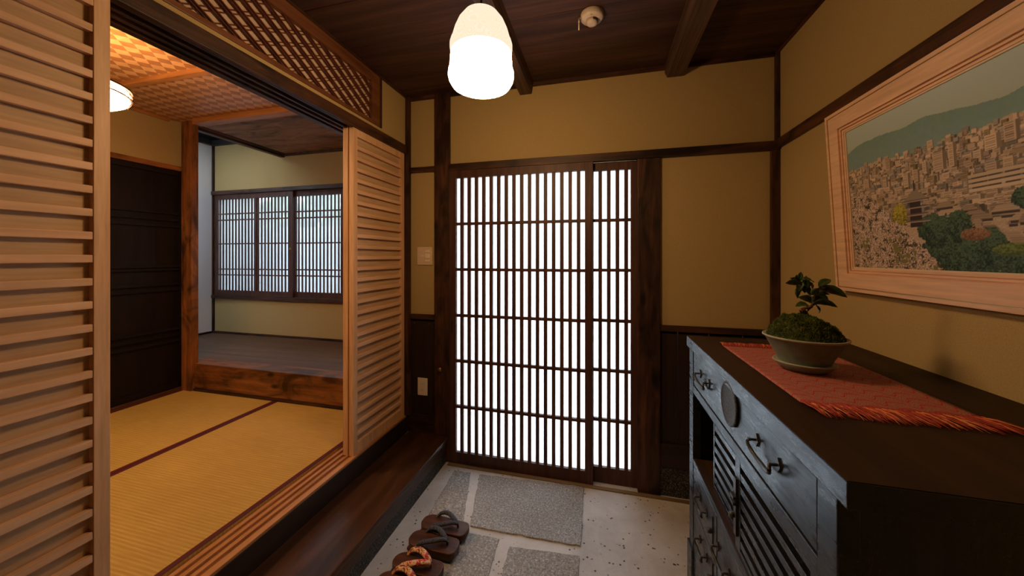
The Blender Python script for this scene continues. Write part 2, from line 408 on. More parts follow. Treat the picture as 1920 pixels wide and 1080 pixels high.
# ================================================================== ENTRANCE DOOR (two lattice panels)
def lattice_panel(name, label, x0, x1, y0, sl, sr, rails, nbar, zt, zb, ztop=1.985, barx=None):
    t = thing(name, label, 'door', ((x0+x1)/2, y0+.015, 0), kind='structure')
    f = MB()
    f.box(x0, x0+sl, y0, y0+.032, .004, ztop, .0015).box(x1-sr, x1, y0, y0+.032, .004, ztop, .0015)
    f.box(x0+sl, x1-sr, y0+.001, y0+.031, .004, zb, .0015).box(x0+sl, x1-sr, y0+.001, y0+.031, zt, ztop, .0015)
    f.build('door_frame', [dframe('z')], t)
    g = MB()
    a, b_ = x0+sl, x1-sr
    for k in range(1, nbar+1):
        xc = a + barx*k - .0105
        if xc > b_-.006: break
        g.box(xc-.0120, xc+.0105, y0+.004, y0+.020, zb, zt)
    for z in rails: g.box(a, b_, y0+.001, y0+.021, z-.0095, z+.0095, .001)
    g.build('lattice', dframe('z'), t)
    MB().box(a-.005, b_+.005, y0+.0215, y0+.0245, zb-.005, zt+.005).build('glass_pane', PANE, t)
    return t
RZ = [1.624, 1.316, 1.005, .697, .389]
dA = lattice_panel('door_1', 'wide left entrance panel with dark lattice over frosted glass', -.994, -.045, WB-.026, .046, .048, RZ, 17, 1.934, .082, barx=.0517)
MB().box(-.982, -.972, WB-.0275, WB-.0255, .885, .965, .001).build('finger_pull', HOLE, dA)
lattice_panel('door_2', 'narrow right entrance panel half hidden behind the wider one', -.062, .218, WB+.010, .02, .04, [z+.003 for z in RZ], 6, 1.934, .10, barx=.0512)
trim(MB().box(-.60, .30, WB+.043, WB+.10, 0, .002), dark('x'), 'dark sill strip under the entrance door', 'sill')

# ================================================================== LOUVRED DOORS
def louvre_door(name, label, y0, y1, xf, slats=True):
    t = thing(name, label, 'door', (xf-.015, (y0+y1)/2, .28), kind='structure')
    zb, zt = .284, 2.140
    MB().box(xf-.030, xf, y0, y0+.033, zb, zt, .0015).box(xf-.030, xf, y1-.033, y1, zb, zt, .0015)\
        .box(xf-.029, xf-.001, y0+.033, y1-.033, zb, .345, .001).box(xf-.029, xf-.001, y0+.033, y1-.033, 2.083, zt, .001).build('door_frame', cypress('z'), t)
    MB().box(xf-.026, xf-.020, y0+.03, y1-.03, .34, 2.09).build('backing_panel', wood('cypress_panel', [(.48, .31, .18), (.55, .37, .22), (.62, .43, .26)], 'y', .55, 16, .1, contrast=(.25, .5, .75)), t)
    s = MB(); z = 1.385 - 16*.0627
    while z < 2.07:
        if z > .35: s.box(xf-.019, xf-.002, y0+.0332, y1-.0332, z, z+.021, .0025)
        z += .0627
    s.build('slats', slatw('y'), t)
    return t
XO, XI = -1.335, -1.371
louvre_door('door_3', 'pale louvred sliding door at the far end, outer track', 1.652, 2.168, XO)
louvre_door('door_4', 'pale louvred door stacked behind the far one, inner track', 1.652, 2.168, XI-.004)
louvre_door('door_5', 'pale louvred sliding door nearest the viewer at left edge', .125, .663, XO)
louvre_door('door_6', 'pale louvred door stacked behind the nearest one', .125, .655, XI-.004)

# transom lattice
t = thing('transom_panel', 'brown framed diagonal lattice transom above the sliding doors', 'transom', (WL, (TY0+TY1)/2, TZ0))
xx = WL
fr = MB()
fw = .085
def rm(a='y'): return wood('transom_frame_wood', [(.09, .03, .011), (.17, .062, .024), (.26, .10, .04)], a, .45, 18, .15)
fr.box(xx-.045, xx+.006, TY0, TY1-.02, TZ1-.06, TZ1, .002).box(xx-.045, xx+.006, TY0, TY1-.02, TZ0+.001, TZ0+.023, .002)
fr.box(xx-.045, xx+.006, TY1-.095, TY1-.02, TZ0+.023, TZ1-.06, .002).box(xx-.045, xx+.006, TY0, TY0+.08, TZ0+.023, TZ1-.06, .002)
fr.build('frame', rm('y'), t)
MB().box(xx-.02, xx+.008, TY1-.02, TY1, TZ0+.001, TZ1, .002).box(xx-.02, xx+.008, YB*0+TY0, TY1-.02, TZ1, TZ1+.010, .001).build('outer_edging', dark('z'), t)
MB().box(xx-.022, xx-.0160, TY0+.05, TY1-.05, TZ0+.02, TZ1-.03).build('backing_paper', speck('paper_panel', [(.3, (.55, .40, .30)), (.7, (.64, .48, .36))], 50, .8, .1, .001), t)
def lattice_bars(lean, x0, x1, pitch, gap, w):
    mb = MB(); ya, yb_, za, zb_ = TY0+.08, TY1-.095, TZ0+.023, TZ1-.06
    # diagonal double bars, clipped to the opening
    k = ya - 2.0
    dy = (zb_-za)*lean
    while k < yb_+1.0:
        for o in (-gap/2, gap/2):
            pts = []
            c0 = k+o
            for (c_, sgn) in ((c0-w/2, 0), (c0+w/2, 1)): pts.append(c_)
            poly = [(pts[0], za), (pts[1], za), (pts[1]+dy, zb_), (pts[0]+dy, zb_)]
            for lim, side in ((ya, 1), (yb_, -1)):
                new = []
                for i in range(len(poly)):
                    p, q = poly[i], poly[(i+1) % len(poly)]
                    ip, iq = (p[0]-lim)*side >= 0, (q[0]-lim)*side >= 0
                    if ip: new.append(p)
                    if ip != iq:
                        u = (lim-p[0])/(q[0]-p[0]); new.append((lim, p[1]+(q[1]-p[1])*u))
                poly = new
                if len(poly) < 3: break
            if len(poly) >= 3:
                a_ = sum(poly[i][0]*poly[(i+1) % len(poly)][1]-poly[(i+1) % len(poly)][0]*poly[i][1] for i in range(len(poly)))
                if abs(a_) > 1e-5: mb.prism(poly, x0, x1, axis='x')
        k += pitch
    return mb
barm = wood('lattice_bar_wood', [(.07, .02, .012), (.12, .035, .02), (.19, .06, .035)], 'z', .45, 20, .1)
lattice_bars(1.81, xx-.0155, xx-.010, .101, .026, .0085).build('lattice_bars', barm, t)
lattice_bars(-1.81, xx-.0095, xx-.001, .101, .026, .0105).build('lattice_bars', barm, t)

# ================================================================== TATAMI ROOM
TZ = .300; TX = -3.40; TY = 2.12; TCZ = 2.52
S('floor_tatami_base', MB().box(-4.6, WL-.02, YB, 3.3, .10, .262), dark('y'), 'dark base under the tatami mats', 'floor')
def tatami(x0, x1, y0, y1, label):
    t = thing('tatami_mat', label, 'tatami mat', ((x0+x1)/2, (y0+y1)/2, .264), 'tatami mats')
    MB().box(x0, x1, y0, y1, .264, TZ, .002).build('rush_surface', TATAMI, t)
    MB().box(x1-.026, x1-.0005, y0, y1, TZ-.004, TZ+.0012).build('cloth_border', EDGE, t)
    MB().box(x0+.0005, x0+.026, y0, y1, TZ-.004, TZ+.0012).build('cloth_border', EDGE, t)
tatami(-2.401, WL-.137, .25, TY-.012, 'yellow tatami mat beside the grooved threshold')
tatami(-3.365, -2.403, .25, TY-.012, 'yellow tatami mat beside the black sliding door')
tatami(-2.401, WL-.137, -1.65, .248, 'yellow tatami mat behind the nearest louvred door')
tatami(-3.365, -2.403, -1.65, .248, 'far corner tatami mat hidden by the nearest louvred door')
# ceiling of tatami room
S('ceiling_tatami', MB().box(TX-.03, WL-.06, YB, TY+.02, TCZ, TCZ+.05), AJIRO, 'woven cedar diamond ceiling above the tatami room', 'ceiling')
def batw(a='x'): return wood('ceiling_batten_wood', [(.30, .12, .035), (.42, .18, .06), (.52, .24, .09)], a, .45, 20, .1)
trim(MB().box(TX, WL-.06, 1.520, 1.560, TCZ-.028, TCZ+.002, .002), batw('x'), 'amber batten across the middle of the woven ceiling', 'batten')
trim(MB().box(TX, WL-.06, .56, .60, TCZ-.028, TCZ+.002, .002), batw('x'), 'amber batten across the near part of the woven ceiling', 'batten')
trim(MB().box(TX+.2, WL-.06, 2.07, 2.14, TCZ-.042, TCZ+.04, .002), batw('x'), 'amber beam where woven ceiling meets the alcove', 'beam')
trim(MB().box(TX+.0, TX+.020, YB, 2.03, TCZ-.022, TCZ+.002, .002), batw('y'), 'amber cornice strip over the tatami room left wall', 'cornice')
# left wall of tatami room with black door
mb = MB().box(TX-.04, TX+.0, YB, 2.150, 2.15, TCZ+.05)
S('wall_tatami_left', mb, PLASTER, 'plaster strip above the black sliding door', 'wall')
trim(MB().box(TX-.04, TX+.022, YB, 2.150, 2.112, 2.150, .002), amber('y'), 'brown lintel over the black sliding door', 'lintel')
trim(MB().box(TX-.04, TX+.030, YB, 2.150, .262, .322, .002), wood('door_sill_wood', [(.05, .016, .009), (.09, .03, .016), (.14, .05, .025)], 'y'), 'reddish sill under the black sliding door', 'sill')
def black_door(name, label, y0, y1):
    t = thing(name, label, 'door', (TX, (y0+y1)/2, .32), kind='structure')
    xf = TX+.012
    f = MB().box(xf-.03, xf, y0, y0+.045, .322, 2.112, .002).box(xf-.03, xf, y1-.045, y1, .322, 2.112, .002)
    f.box(xf-.029, xf-.001, y0+.045, y1-.045, .322, .37, .002).box(xf-.029, xf-.001, y0+.045, y1-.045, 2.07, 2.112, .002)
    for z in (1.755, 1.70, 1.65, 1.325, 1.30, 1.18, 1.135, .81, .76, .712): f.box(xf-.029, xf-.002, y0+.045, y1-.045, z-.009, z+.009, .002)
    f.build('door_frame', blackdoor('y'), t)
    MB().box(xf-.024, xf-.016, y0+.04, y1-.04, .36, 2.08).build('board_panel', blackdoor('z'), t)
black_door('door_7', 'black panelled sliding door on the tatami room left wall', 1.17, 2.150)
black_door('door_8', 'black panelled sliding door hidden by the louvred door', .28, 1.168)
S('wall_tatami_left_near', MB().box(TX-.04, TX+.0, YB, .28, .262, 2.15), PLASTER, 'plaster wall left of the tatami room', 'wall')
trim(MB().box(-3.360, -3.250, 2.095, 2.150, .262, TCZ+.04, .004), amber('z'), 'knotty amber alcove post beside the black door', 'post')
# raised alcove
AF = .521; AY = 3.05; AX = -4.375
mb = MB(); y = 2.26
while y < AY+.02:
    mb.box(AX, -1.40, y+.0008, min(y+.1392, AY+.05), AF-.03, AF-.001, .001); y += .14
S('floor_alcove', mb, alcfloor('x'), 'grey brown board floor of the raised alcove', 'floor')
trim(MB().box(-3.330, -1.40, TY, 2.26, .318, AF, .004), amber('x'), 'knotty amber front beam of the raised alcove', 'beam')
trim(MB().box(AX, -3.33, 2.166, 2.26, .262, AF-.001), amber('x'), 'amber floor edge behind the alcove post', 'beam')
trim(MB().box(-3.33, -1.40, TY-.010, 2.2, .262, .317, .002), dark('x'), 'dark strip between tatami and alcove beam', 'strip')
# alcove walls
S('wall_alcove_left', MB().box(AX-.08, AX, .9, AY, .2, 2.72), WHITE, 'white wall at the left end of the alcove', 'wall')
WX0, WX1, WZ0, WZ1 = -4.355, -1.95, .925, 2.155
mb = MB().box(AX-.08, -1.30, AY, AY+.1, .2, WZ0).box(AX-.08, -1.30, AY, AY+.1, WZ1-.03, 2.85).box(WX1, -1.30, AY, AY+.1, WZ0, WZ1-.03).box(AX-.08, WX0, AY, AY+.1, WZ0, WZ1-.03)
S('wall_alcove_back', mb, PLASTER, 'sand coloured plaster wall around the alcove window', 'wall')
S('wall_alcove_right', MB().box(-1.42, WL-.06, WB-.02, AY, .26, 2.56), PLASTER, 'plaster wall at the right end of the alcove', 'wall')
trim(MB().box(AX, AX+.020, AY-.020, AY, AF, 2.72, .001), dark('z'), 'narrow dark post in the alcove corner', 'post')
trim(MB().box(AX, -1.42, AY-.016, AY, AF-.001, AF+.022, .001).box(AX, AX+.014, 2.1, AY-.028, AF-.001, AF+.022, .001), dark('x'), 'dark skirting strip round the alcove floor', 'skirting')
S('ceiling_alcove', MB().box(-3.34, -1.36, 2.13, AY, TCZ-.002, TCZ+.04), wood('alcove_ceiling_board', [(.09, .045, .02), (.28, .14, .07), (.44, .23, .12)], 'x', .65, 9, .4, stretch=.3), 'dark rustic board ceiling over the alcove', 'ceiling')
trim(MB().box(-3.40, -3.345, 2.14, AY, TCZ-.030, TCZ+.06, .002).box(-3.345, -3.30, 2.14, AY, TCZ-.010, TCZ+.03, .002).box(-3.345, -1.42, AY-.045, AY, TCZ-.020, TCZ+.03, .002), dark('y'), 'dark edge beam of the alcove ceiling', 'beam')
S('ceiling_corridor', MB().box(AX-.08, -3.34, 2.5, AY+.05, 2.74, 2.80).box(AX-.08, -3.34, .9, 1.15, 2.74, 2.80).box(-3.44, -3.34, 1.15, 2.5, 2.74, 2.80), BLK, 'dark high ceiling left of the alcove', 'ceiling')
trim(MB().box(AX, -3.38, AY-.05, AY, 2.69, 2.745).box(AX, AX+.05, 1.0, AY-.05, 2.69, 2.745).box(-3.40, -3.36, .9, AY, TCZ+.04, 2.745), wood('charcoal_beam', [(.012, .012, .013), (.02, .02, .022), (.03, .03, .032)], 'x'), 'charcoal beam round the high corner ceiling', 'beam')
# corridor enclosure with an unseen skylight added to brighten the white wall
S('wall_corridor', MB().box(AX-.08, TX-.04, .82, .9, .2, 2.80).box(TX-.044, TX-.04, .9, 2.12, .2, 2.745), WHITE, 'white corridor wall behind the black doors', 'wall')
S('floor_corridor', MB().box(AX, TX-.04, .9, 2.17, .2, .50), alcfloor('x'), 'board floor of the corridor behind the black doors', 'floor')
sk = thing('window_2', 'added unseen skylight over the corridor lighting the white alcove wall', 'window', (-3.92, 1.62, 2.74), kind='structure')
MB().box(AX-.08, AX, 1.15, 2.5, 2.74, 2.80).box(AX, -3.44, 2.48, 2.5, 2.74, 2.80).build('window_frame', dark('y'), sk)
MB().box(AX, -3.44, 1.15, 2.48, 2.765, 2.77).build('glass_pane', PANE, sk)
S('roof', MB().box(TX-.04, WR+.2, YB-.2, 2.14, 2.66, 2.72).box(-3.34, WR+.2, 2.14, AY+.7, 2.66, 2.9), dark('y'), 'roof boards over the rooms', 'roof')

# alcove window
w = thing('window_1', 'wide alcove window with two dark lattice sashes over frosted glass', 'window', ((WX0+WX1)/2, AY, WZ0), kind='structure')
MB().box(AX+.01, WX1, AY-.035, AY+.02, 2.118, 2.160, .002).box(AX+.01, WX1, AY-.035, AY+.02, WZ0, .962, .002)\
    .box(WX0, WX0+.045, AY-.010, AY+.06, .962, 2.118, .002).box(WX1-.04, WX1, AY-.01, AY+.06, .962, 2.118, .002).box(WX0, WX1, AY+.06, AY+.09, WZ0, .975).box(WX0, WX1, AY+.06, AY+.09, 2.10, 2.13).build('window_frame', dark('x'), w)
def sash(x0, x1, y0, mid):
    f = MB().box(x0, x0+.030, y0, y0+.028, .962, 2.118, .001).box(x1-.055, x1, y0, y0+.028, .962, 2.118, .001)
    f.box(x0+.03, x1-.055, y0+.001, y0+.027, .962, 1.020, .001).box(x0+.03, x1-.055, y0+.001, y0+.027, 2.062, 2.118, .001)
    f.box(mid, mid+.038, y0+.001, y0+.027, 1.02, 2.062, .001)
    s_ = f.build('sash', dframe('z'), w)
    g = MB(); x = x0+.03+.034
    while x < x1-.06:
        if not (mid-.012 < x < mid+.05): g.box(x-.0065, x+.0065, y0+.006, y0+.018, 1.02, 2.062)
        x += .0468
    for z in (1.895, 1.825, 1.552, 1.262, 1.196): g.box(x0+.03, x1-.055, y0+.004, y0+.016, z-.007, z+.007)
    g.build('lattice', dframe('z'), s_)
    MB().box(x0+.02, x1-.03, y0+.020, y0+.0225, 1.01, 2.07).build('glass_pane', RGLASS, s_)
    return s_
s1 = sash(-4.335, -3.225, AY-.012, -3.762)
sash(-3.250, -1.985, AY+.018, -2.64)
MB().tube([(-3.252, AY-.022, 1.49), (-3.252, AY-.012, 1.49)], .012, 12).build('sash_lock', BRASS, s1)

# outside garden seen through the glass
gd = MB().box(-7, 3.5, AY+.1, 7, -.3, -.25)
S('ground_outside', gd, speck('garden_gravel', [(.3, (.30, .30, .30)), (.7, (.42, .42, .42))], 30), 'pale gravel ground outside the windows', 'ground')
S('fence_outside', MB().box(-7, -1.5, 4.35, 4.42, -.3, 1.86), plain('pale_fence', (.50, .53, .60), .8), 'pale garden wall outside the alcove window', 'wall')
tag(MB().box(-5.6, -4.95, 3.75, 4.05, -.3, 2.6, .02).build('garden_post_screen', plain('grey_screen', (.20, .22, .21), .8)), 'grey green screen standing outside behind the alcove window', 'screen')
mb = MB()
for k in range(150):
    x, y, z = random.uniform(-6.8, -1.6), random.uniform(4.75, 5.6), random.uniform(0.0, 2.45)
    r = random.uniform(.12, .26)
    mb.lathe([(r*.05, -r), (r*.7, -r*.7), (r, 0), (r*.7, r*.7), (r*.05, r)], (x, y, z), 10)
tag(mb.build('hedge', speck('hedge_leaves', [(.35, (.05, .10, .03)), (.65, (.35, .45, .22))], 14)), 'soft green hedge beyond the garden wall outside', 'hedge', kind='stuff')

# ================================================================== CEILING LIGHT in tatami room
cl = thing('ceiling_light', 'round wood banded light hanging under the woven tatami room ceiling', 'ceiling light', (-2.39, 1.04, TCZ))
c0 = (-2.39, 1.04, 0)
MB().lathe([(.055, TCZ-.001), (.055, TCZ-.022), (.04, TCZ-.026)], c0, 32).build('ceiling_rose', PLASTIC, cl)
mb = MB()
for k in range(3):
    a = k*2*PI/3+.4; mb.tube([(c0[0]+.03*math.cos(a), c0[1]+.03*math.sin(a), TCZ-.024), (c0[0]+.17*math.cos(a), c0[1]+.17*math.sin(a), 2.222)], .0022, 8)
mb.build('suspension_rods', BRASS, cl)
MB().lathe([(.02, 2.222), (.17, 2.224), (.188, 2.220)], c0, 64).build('top_diffuser', emis('warm_top_diffuser', (1, .56, .22), 20.0), cl)
MB().lathe([(.188, 2.220), (.198, 2.210), (.199, 2.178), (.190, 2.158)], c0, 64, cap=False).build('diffuser', emis('warm_diffuser', (1, .62, .31), 44.0), cl)
MB().lathe([(.190, 2.158), (.17, 2.145), (.10, 2.133), (.01, 2.130)], c0, 64).build('bottom_diffuser', emis('warm_bottom_diffuser', (1, .61, .29), 58.0), cl)
mb = MB()
def ring(mb, r0, r1, z0, z1, c, n=64):
    mb.lathe([(r0, z0), (r1, z0), (r1, z1), (r0, z1), (r0, z0)], c, n, cap=False, smooth=False)
ring(mb, .200, .207, 2.214, 2.221, c0); ring(mb, .201, .206, 2.197, 2.200, c0); ring(mb, .200, .207, 2.176, 2.182, c0)
for k in range(4):
    a = k*PI/2 + 1.16; x, y = math.cos(a), math.sin(a)
    mb.tube([(c0[0]+x*.203, c0[1]+y*.203, 2.220), (c0[0]+x*.206, c0[1]+y*.206, 2.195), (c0[0]+x*.204, c0[1]+y*.204, 2.165), (c0[0]+x*.188, c0[1]+y*.188, 2.147)], .004, 8)
mb.build('wooden_bands', wood('lamp_band', [(.05, .018, .01), (.09, .035, .02), (.13, .05, .03)], 'x'), cl)

# ================================================================== PENDANT LAMP
LX, LY = -.418, 1.185
pl = thing('pendant_lamp', 'glowing white embossed glass dome lamp hanging from the beam', 'pendant lamp', (LX, LY, 2.015))
def shade_mat():
    m = D.materials.new('lamp_shade_glass'); m.use_nodes = True; nt = m.node_tree; nt.nodes.clear()
    out = nt.nodes.new('ShaderNodeOutputMaterial'); e = nt.nodes.new('ShaderNodeEmission')
    e.inputs[0].default_value = (1, .60, .275, 1); e.inputs[1].default_value = 50
    nt.links.new(e.outputs[0], out.inputs[0]); return m
def shade2():
    m = D.materials.new('lamp_shade_upper_glass'); m.use_nodes = True; nt = m.node_tree; nt.nodes.clear()
    out = nt.nodes.new('ShaderNodeOutputMaterial'); e = nt.nodes.new('ShaderNodeEmission')
    v = coords(nt, rnd=False)
    vo = nt.nodes.new('ShaderNodeTexVoronoi'); vo.inputs['Scale'].default_value = 26; vo.feature = 'F1'
    nt.links.new(v, vo.inputs['Vector'])
    sn = math_n(nt, 'SINE', math_n(nt, 'MULTIPLY', vo.outputs['Distance'], 34))
    c = ramp(nt, sn, [(.0, (1, .80, .56)), (.85, (1, .89, .71)), (1.0, (1, .80, .58))])
    nt.links.new(c, e.inputs[0]); e.inputs[1].default_value = 1.05
    nt.links.new(e.outputs[0], out.inputs[0]); return m
R0 = .1125
prof = [(.010, .278), (.040, .272), (.064, .256), (.083, .230), (.096, .200), (.105, .168), (.109, .160), (.1125, .148), (.1125, .134), (.1095, .124), (.1095, .116)]
mb = MB().lathe([(r, 2.015+z) for r, z in prof], (LX, LY, 0), 64, cap=False)
mb.build('shade_crown', shade2(), pl)
prof = [(.1095, .116), (.111, .09), (.113, .06), (.117, .052), (.118, .036), (.115, .022), (.108, .010), (.104, .004)]
MB().lathe([(r, 2.015+z) for r, z in prof], (LX, LY, 0), 64, cap=False).build('shade_body', shade_mat(), pl)
MB().lathe([(.104, 2.019), (.098, 2.016), (.02, 2.015)], (LX, LY, 0), 64).build('bottom_glass', emis('lamp_bottom_glass', (1, .60, .275), 48), pl)
MB().tube([(LX, LY, 2.29), (LX, LY, 2.459)], .0035, 8).build('cord', BLK, pl)
MB().lathe([(.012, 2.288), (.018, 2.292), (.018, 2.30), (.006, 2.312)], (LX, LY, 0), 20).build('socket_cap', BRASS, pl)
MB().lathe([(.026, 2.4545), (.024, 2.444), (.008, 2.438)], (LX-.03, LY, 0), 20).build('ceiling_rose', plain('rose_brown', (.05, .03, .02), .5), pl)

# ================================================================== SMOKE DETECTOR
sd = thing('smoke_detector', 'round cream smoke detector with short hanging tab on the ceiling', 'smoke detector', (-.038, 1.64, CZ))
c0 = (-.038, 1.64, 0)
MB().lathe([(.050, CZ), (.052, CZ-.005), (.051, CZ-.024), (.046, CZ-.030), (.028, CZ-.033)], c0, 48).build('body', DETC, sd)
s_ = MB().lathe([(.026, CZ-.032), (.024, CZ-.046), (.021, CZ-.052), (.01, CZ-.053)], c0, 36).build('sensor_cap', DETC, sd)
mb = MB()
for k in range(12):
    a = PI + k*PI/11*1.0; M = Matrix.Translation((c0[0]+.0262*math.cos(a+1.9), c0[1]+.0262*math.sin(a+1.9), CZ-.039)) @ Matrix.Rotation(a+1.9, 4, 'Z')
    mb.box(-.0006, .0006, -.0025, .0025, -.005, .005, M=M)
mb.build('vents', HOLE, s_)
MB().tube([(-.085, 1.622, CZ-.026), (-.0965, 1.618, CZ-.028), (-.0965, 1.618, CZ-.047)], .004, 10).tube([(-.0965, 1.618, CZ-.045), (-.0965, 1.618, CZ-.082)], .0025, 10).build('pull_tab', PLASTIC2, sd)
MB().lathe([(.006, CZ-.0305), (.006, CZ-.0318)], (-.040, 1.603, 0), 16).build('test_button', plain('button_grey', (.35, .30, .26), .5), sd)

# ================================================================== SWITCH, OUTLET, KNOB
sw = thing('light_switch', 'square cream wall switch plate with five small buttons', 'light switch', (-1.192, WB, 1.407))
MB().box(-1.250, -1.135, WB-.007, WB, 1.345, 1.470, .003).build('plate', PLASTIC, sw)
MB().box(-1.236, -1.194, WB-.009, WB-.006, 1.363, 1.452, .001).box(-1.190, -1.149, WB-.009, WB-.006, 1.363, 1.452, .001).build('rocker_panel', PLASTIC, sw)
for x0, x1, z0, z1 in ((-1.219, -1.199, 1.403, 1.413), (-1.186, -1.153, 1.434, 1.447), (-1.186, -1.153, 1.368, 1.381), (-1.186, -1.150, 1.391, 1.423)):
    MB().box(x0, x1, WB-.012, WB-.008, z0, z1, .001).build('button', PLASTIC2, sw)
ou = thing('power_outlet', 'cream double power outlet on dark wainscot', 'power outlet', (-1.209, WB, .492))
MB().box(-1.246, -1.171, WB-.008, WB, .431, .553, .004).build('plate', PLASTIC2, ou)
for z in (.512, .472):
    for x in (-1.2165, -1.2035): MB().box(x-.001, x+.001, WB-.0086, WB-.007, z-.004, z+.004).build('slot', HOLE, ou)
kn = thing('door_knob', 'small round metal knob on the dark post by the door', 'knob', (-1.062, WB-.02, .633))
mb = MB()
for r, y in ((.006, 0), (.006, .010), (.013, .013), (.015, .019), (.012, .026), (.004, .028)): pass
pr = [(.009, 0), (.009, .008), (.014, .011), (.0155, .018), (.012, .025), (.003, .027)]
mb.lathe(pr, (0, 0, 0), 24)
bmesh.ops.transform(mb.bm, matrix=Matrix.Translation((-1.062, WB-.02, .633)) @ Matrix.Rotation(PI/2, 4, 'X'), verts=mb.bm.verts)
mb.build('knob_head', BRASS, kn)
for x, lab in ((-1.262, 'tiny metal hook on the dark wainscot nearest the left corner'), (-1.150, 'tiny metal hook on the dark wainscot nearest the entrance post')):
    mb = MB().tube([(x, WB-.001, .935), (x, WB-.018, .935), (x, WB-.022, .943)], .0025, 8)
    tag(mb.build('coat_hook', BRASS), lab, 'hook', 'tiny wainscot hooks')

# ================================================================== PAVING STONES
def stone(pts, label, seed, h=.006):
    rnd = random.Random(seed); P = []
    n = len(pts)
    for i in range(n):
        a, b_ = Vector(pts[i]), Vector(pts[(i+1) % n]); L = (b_-a).length; k = max(2, int(L/.02))
        nn = Vector((-(b_-a).y, (b_-a).x)).normalized()
        for j in range(k):
            p = a.lerp(b_, j/k); P.append(p + nn*(noise.noise(Vector((p.x*22, p.y*22, seed)))*.007))
    mb = MB().prism([(p.x, p.y) for p in P], -.01, h, .003)
    o = mb.build('paving_stone', SLAB)
    return tag(o, label, 'paving stone', 'rough paving stones set in the cement floor')
stone([(-.752, 2.10), (-.655, 1.685), (-.092, 1.700), (-.100, 2.142)], 'largest rough grey paving stone in front of the entrance door', 1, .008)
stone([(-.925, 2.10), (-.90, 1.66), (-.70, 1.70), (-.815, 2.105)], 'narrow rough paving stone beside the step near the entrance door', 2)
stone([(-.87, 1.60), (-.86, 1.20), (-.47, 1.18), (-.485, 1.645), (-.64, 1.645)], 'rough paving stone partly under the wooden sandals', 3)
stone([(-.425, 1.615), (-.42, 1.12), (-.09, 1.12), (-.095, 1.645)], 'rough paving stone cut by the bottom edge of the photo', 4)

# ================================================================== GETA
def ell_out(L, W):
    pts = []
    def arc(cx, cy, rx, ry, a0, a1, n=10):
        for i in range(n+1):
            a = a0+(a1-a0)*i/n; pts.append((cx+rx*math.cos(a), cy+ry*math.sin(a)))
    hx = L/2; hy = W/2
    arc(-hx+.058, -hy+.042, .058, .042, PI, 1.5*PI); arc(hx-.030, -hy+.030+.003, .030, .030, 1.5*PI, 2*PI)
    arc(hx-.030, hy-.030-.003, .030, .030, 0, .5*PI); arc(-hx+.058, hy-.042, .058, .042, .5*PI, PI)
    return pts
def gwood(a='x'): return wood('sandal_wood', [(.025, .009, .005), (.075, .027, .013), (.13, .050, .024)], a, .38, 30, .35, stretch=.1)
def strapmat(name, kind):
    m, nt, b, out = newmat(name); v = coords(nt, rnd=False)
    if kind == 'navy':
        ch = nt.nodes.new('ShaderNodeTexChecker'); ch.inputs['Scale'].default_value = 190; nt.links.new(v, ch.inputs['Vector'])
        c = mix(nt, ch.outputs['Fac'], (.012, .014, .022), (.075, .085, .13))
    else:
        n = noise_n(nt, v, 48, 2, .5, 1.0); n2 = noise_n(nt, v, 150, 2)
        c = ramp(nt, n, [(.34, (.04, .09, .05)), (.40, (.55, .03, .03)), (.46, (.62, .07, .05)), (.49, (.78, .50, .40)), (.54, (.80, .58, .40)), (.58, (.62, .42, .08)), (.66, (.25, .02, .03))])
        c = mix(nt, .4, c, ramp(nt, n2, [(.35, (.5, .2, .1)), (.6, (1.1, 1.1, 1.1))]), 'MULTIPLY')
    nt.links.new(c, b.inputs['Base Color']); b.inputs['Roughness'].default_value = .75
    return m
NAVY = strapmat('navy_check_cloth', 'navy'); REDC = strapmat('red_gold_cloth', 'red')
def geta(cx, cy, rot, W, cloth, thongm, label, fat, grp, L=.248):
    t = thing('geta_sandal', label, 'sandal', (cx, cy, .0085), grp, rot=(0, 0, rot))
    mb = MB().prism(ell_out(L, W), .018, .046, .004)
    mb.prism([(x*.985, y*.985) for x, y in ell_out(L, W)], .0165, .0185)
    mb.prism([(-L/2+.006, -W/2+.010), (-L/2+.085, -W/2+.004), (-L/2+.085, W/2-.004), (-L/2+.006, W/2-.010)], 0.008, .02)
    mb.prism([(-L/2+.10, -W/2+.004), (L/2-.012, -W/2+.010), (L/2-.012, W/2-.010), (-L/2+.10, W/2-.004)], 0.008, .02)
    mb.build('sole', gwood('x'), t, world=False)
    for a_, b_ in ((-L/2+.012, -L/2+.08), (-L/2+.105, L/2-.02)):
        MB().box(a_, b_, -W/2+.01, W/2-.01, 0, .0085).build('rubber_tread', plain('rubber', (.012, .011, .010), .8), t, world=False)
    tx = L/2-.055
    for s in (-1, 1):
        P = catmull([(tx, 0, .064), (tx-.020, s*.012, .074), (tx-.065, s*(W/2-.012), .076), (tx-.108, s*(W/2-.005), .064), (tx-.132, s*(W/2-.011), .042)], 7)
        n = len(P); rr = [fat*(.55+.5*math.sin(PI*min(1, .12+.80*i/n))) for i in range(n)]
        MB().tube(P, rr, 12, sq=.72).build('strap', cloth, t, world=False)
    MB().tube([(tx-.002, 0, .066), (tx+.003, 0, .058), (tx+.004, 0, .044)], [.0055, .005, .004], 10).build('toe_thong', thongm, t, world=False)
NV = plain('thong_navy', (.012, .012, .02), .7); PKM = plain('thong_plum', (.30, .04, .10), .7)
geta(-.760, 1.604, -.04, .100, NAVY, NV, 'brown wooden sandal with navy strap, nearest the entrance door', .0115, 'navy strapped geta')
geta(-.767, 1.497, -.04, .100, NAVY, NV, 'brown wooden sandal with navy strap, next to the red strapped pair', .0115, 'navy strapped geta')
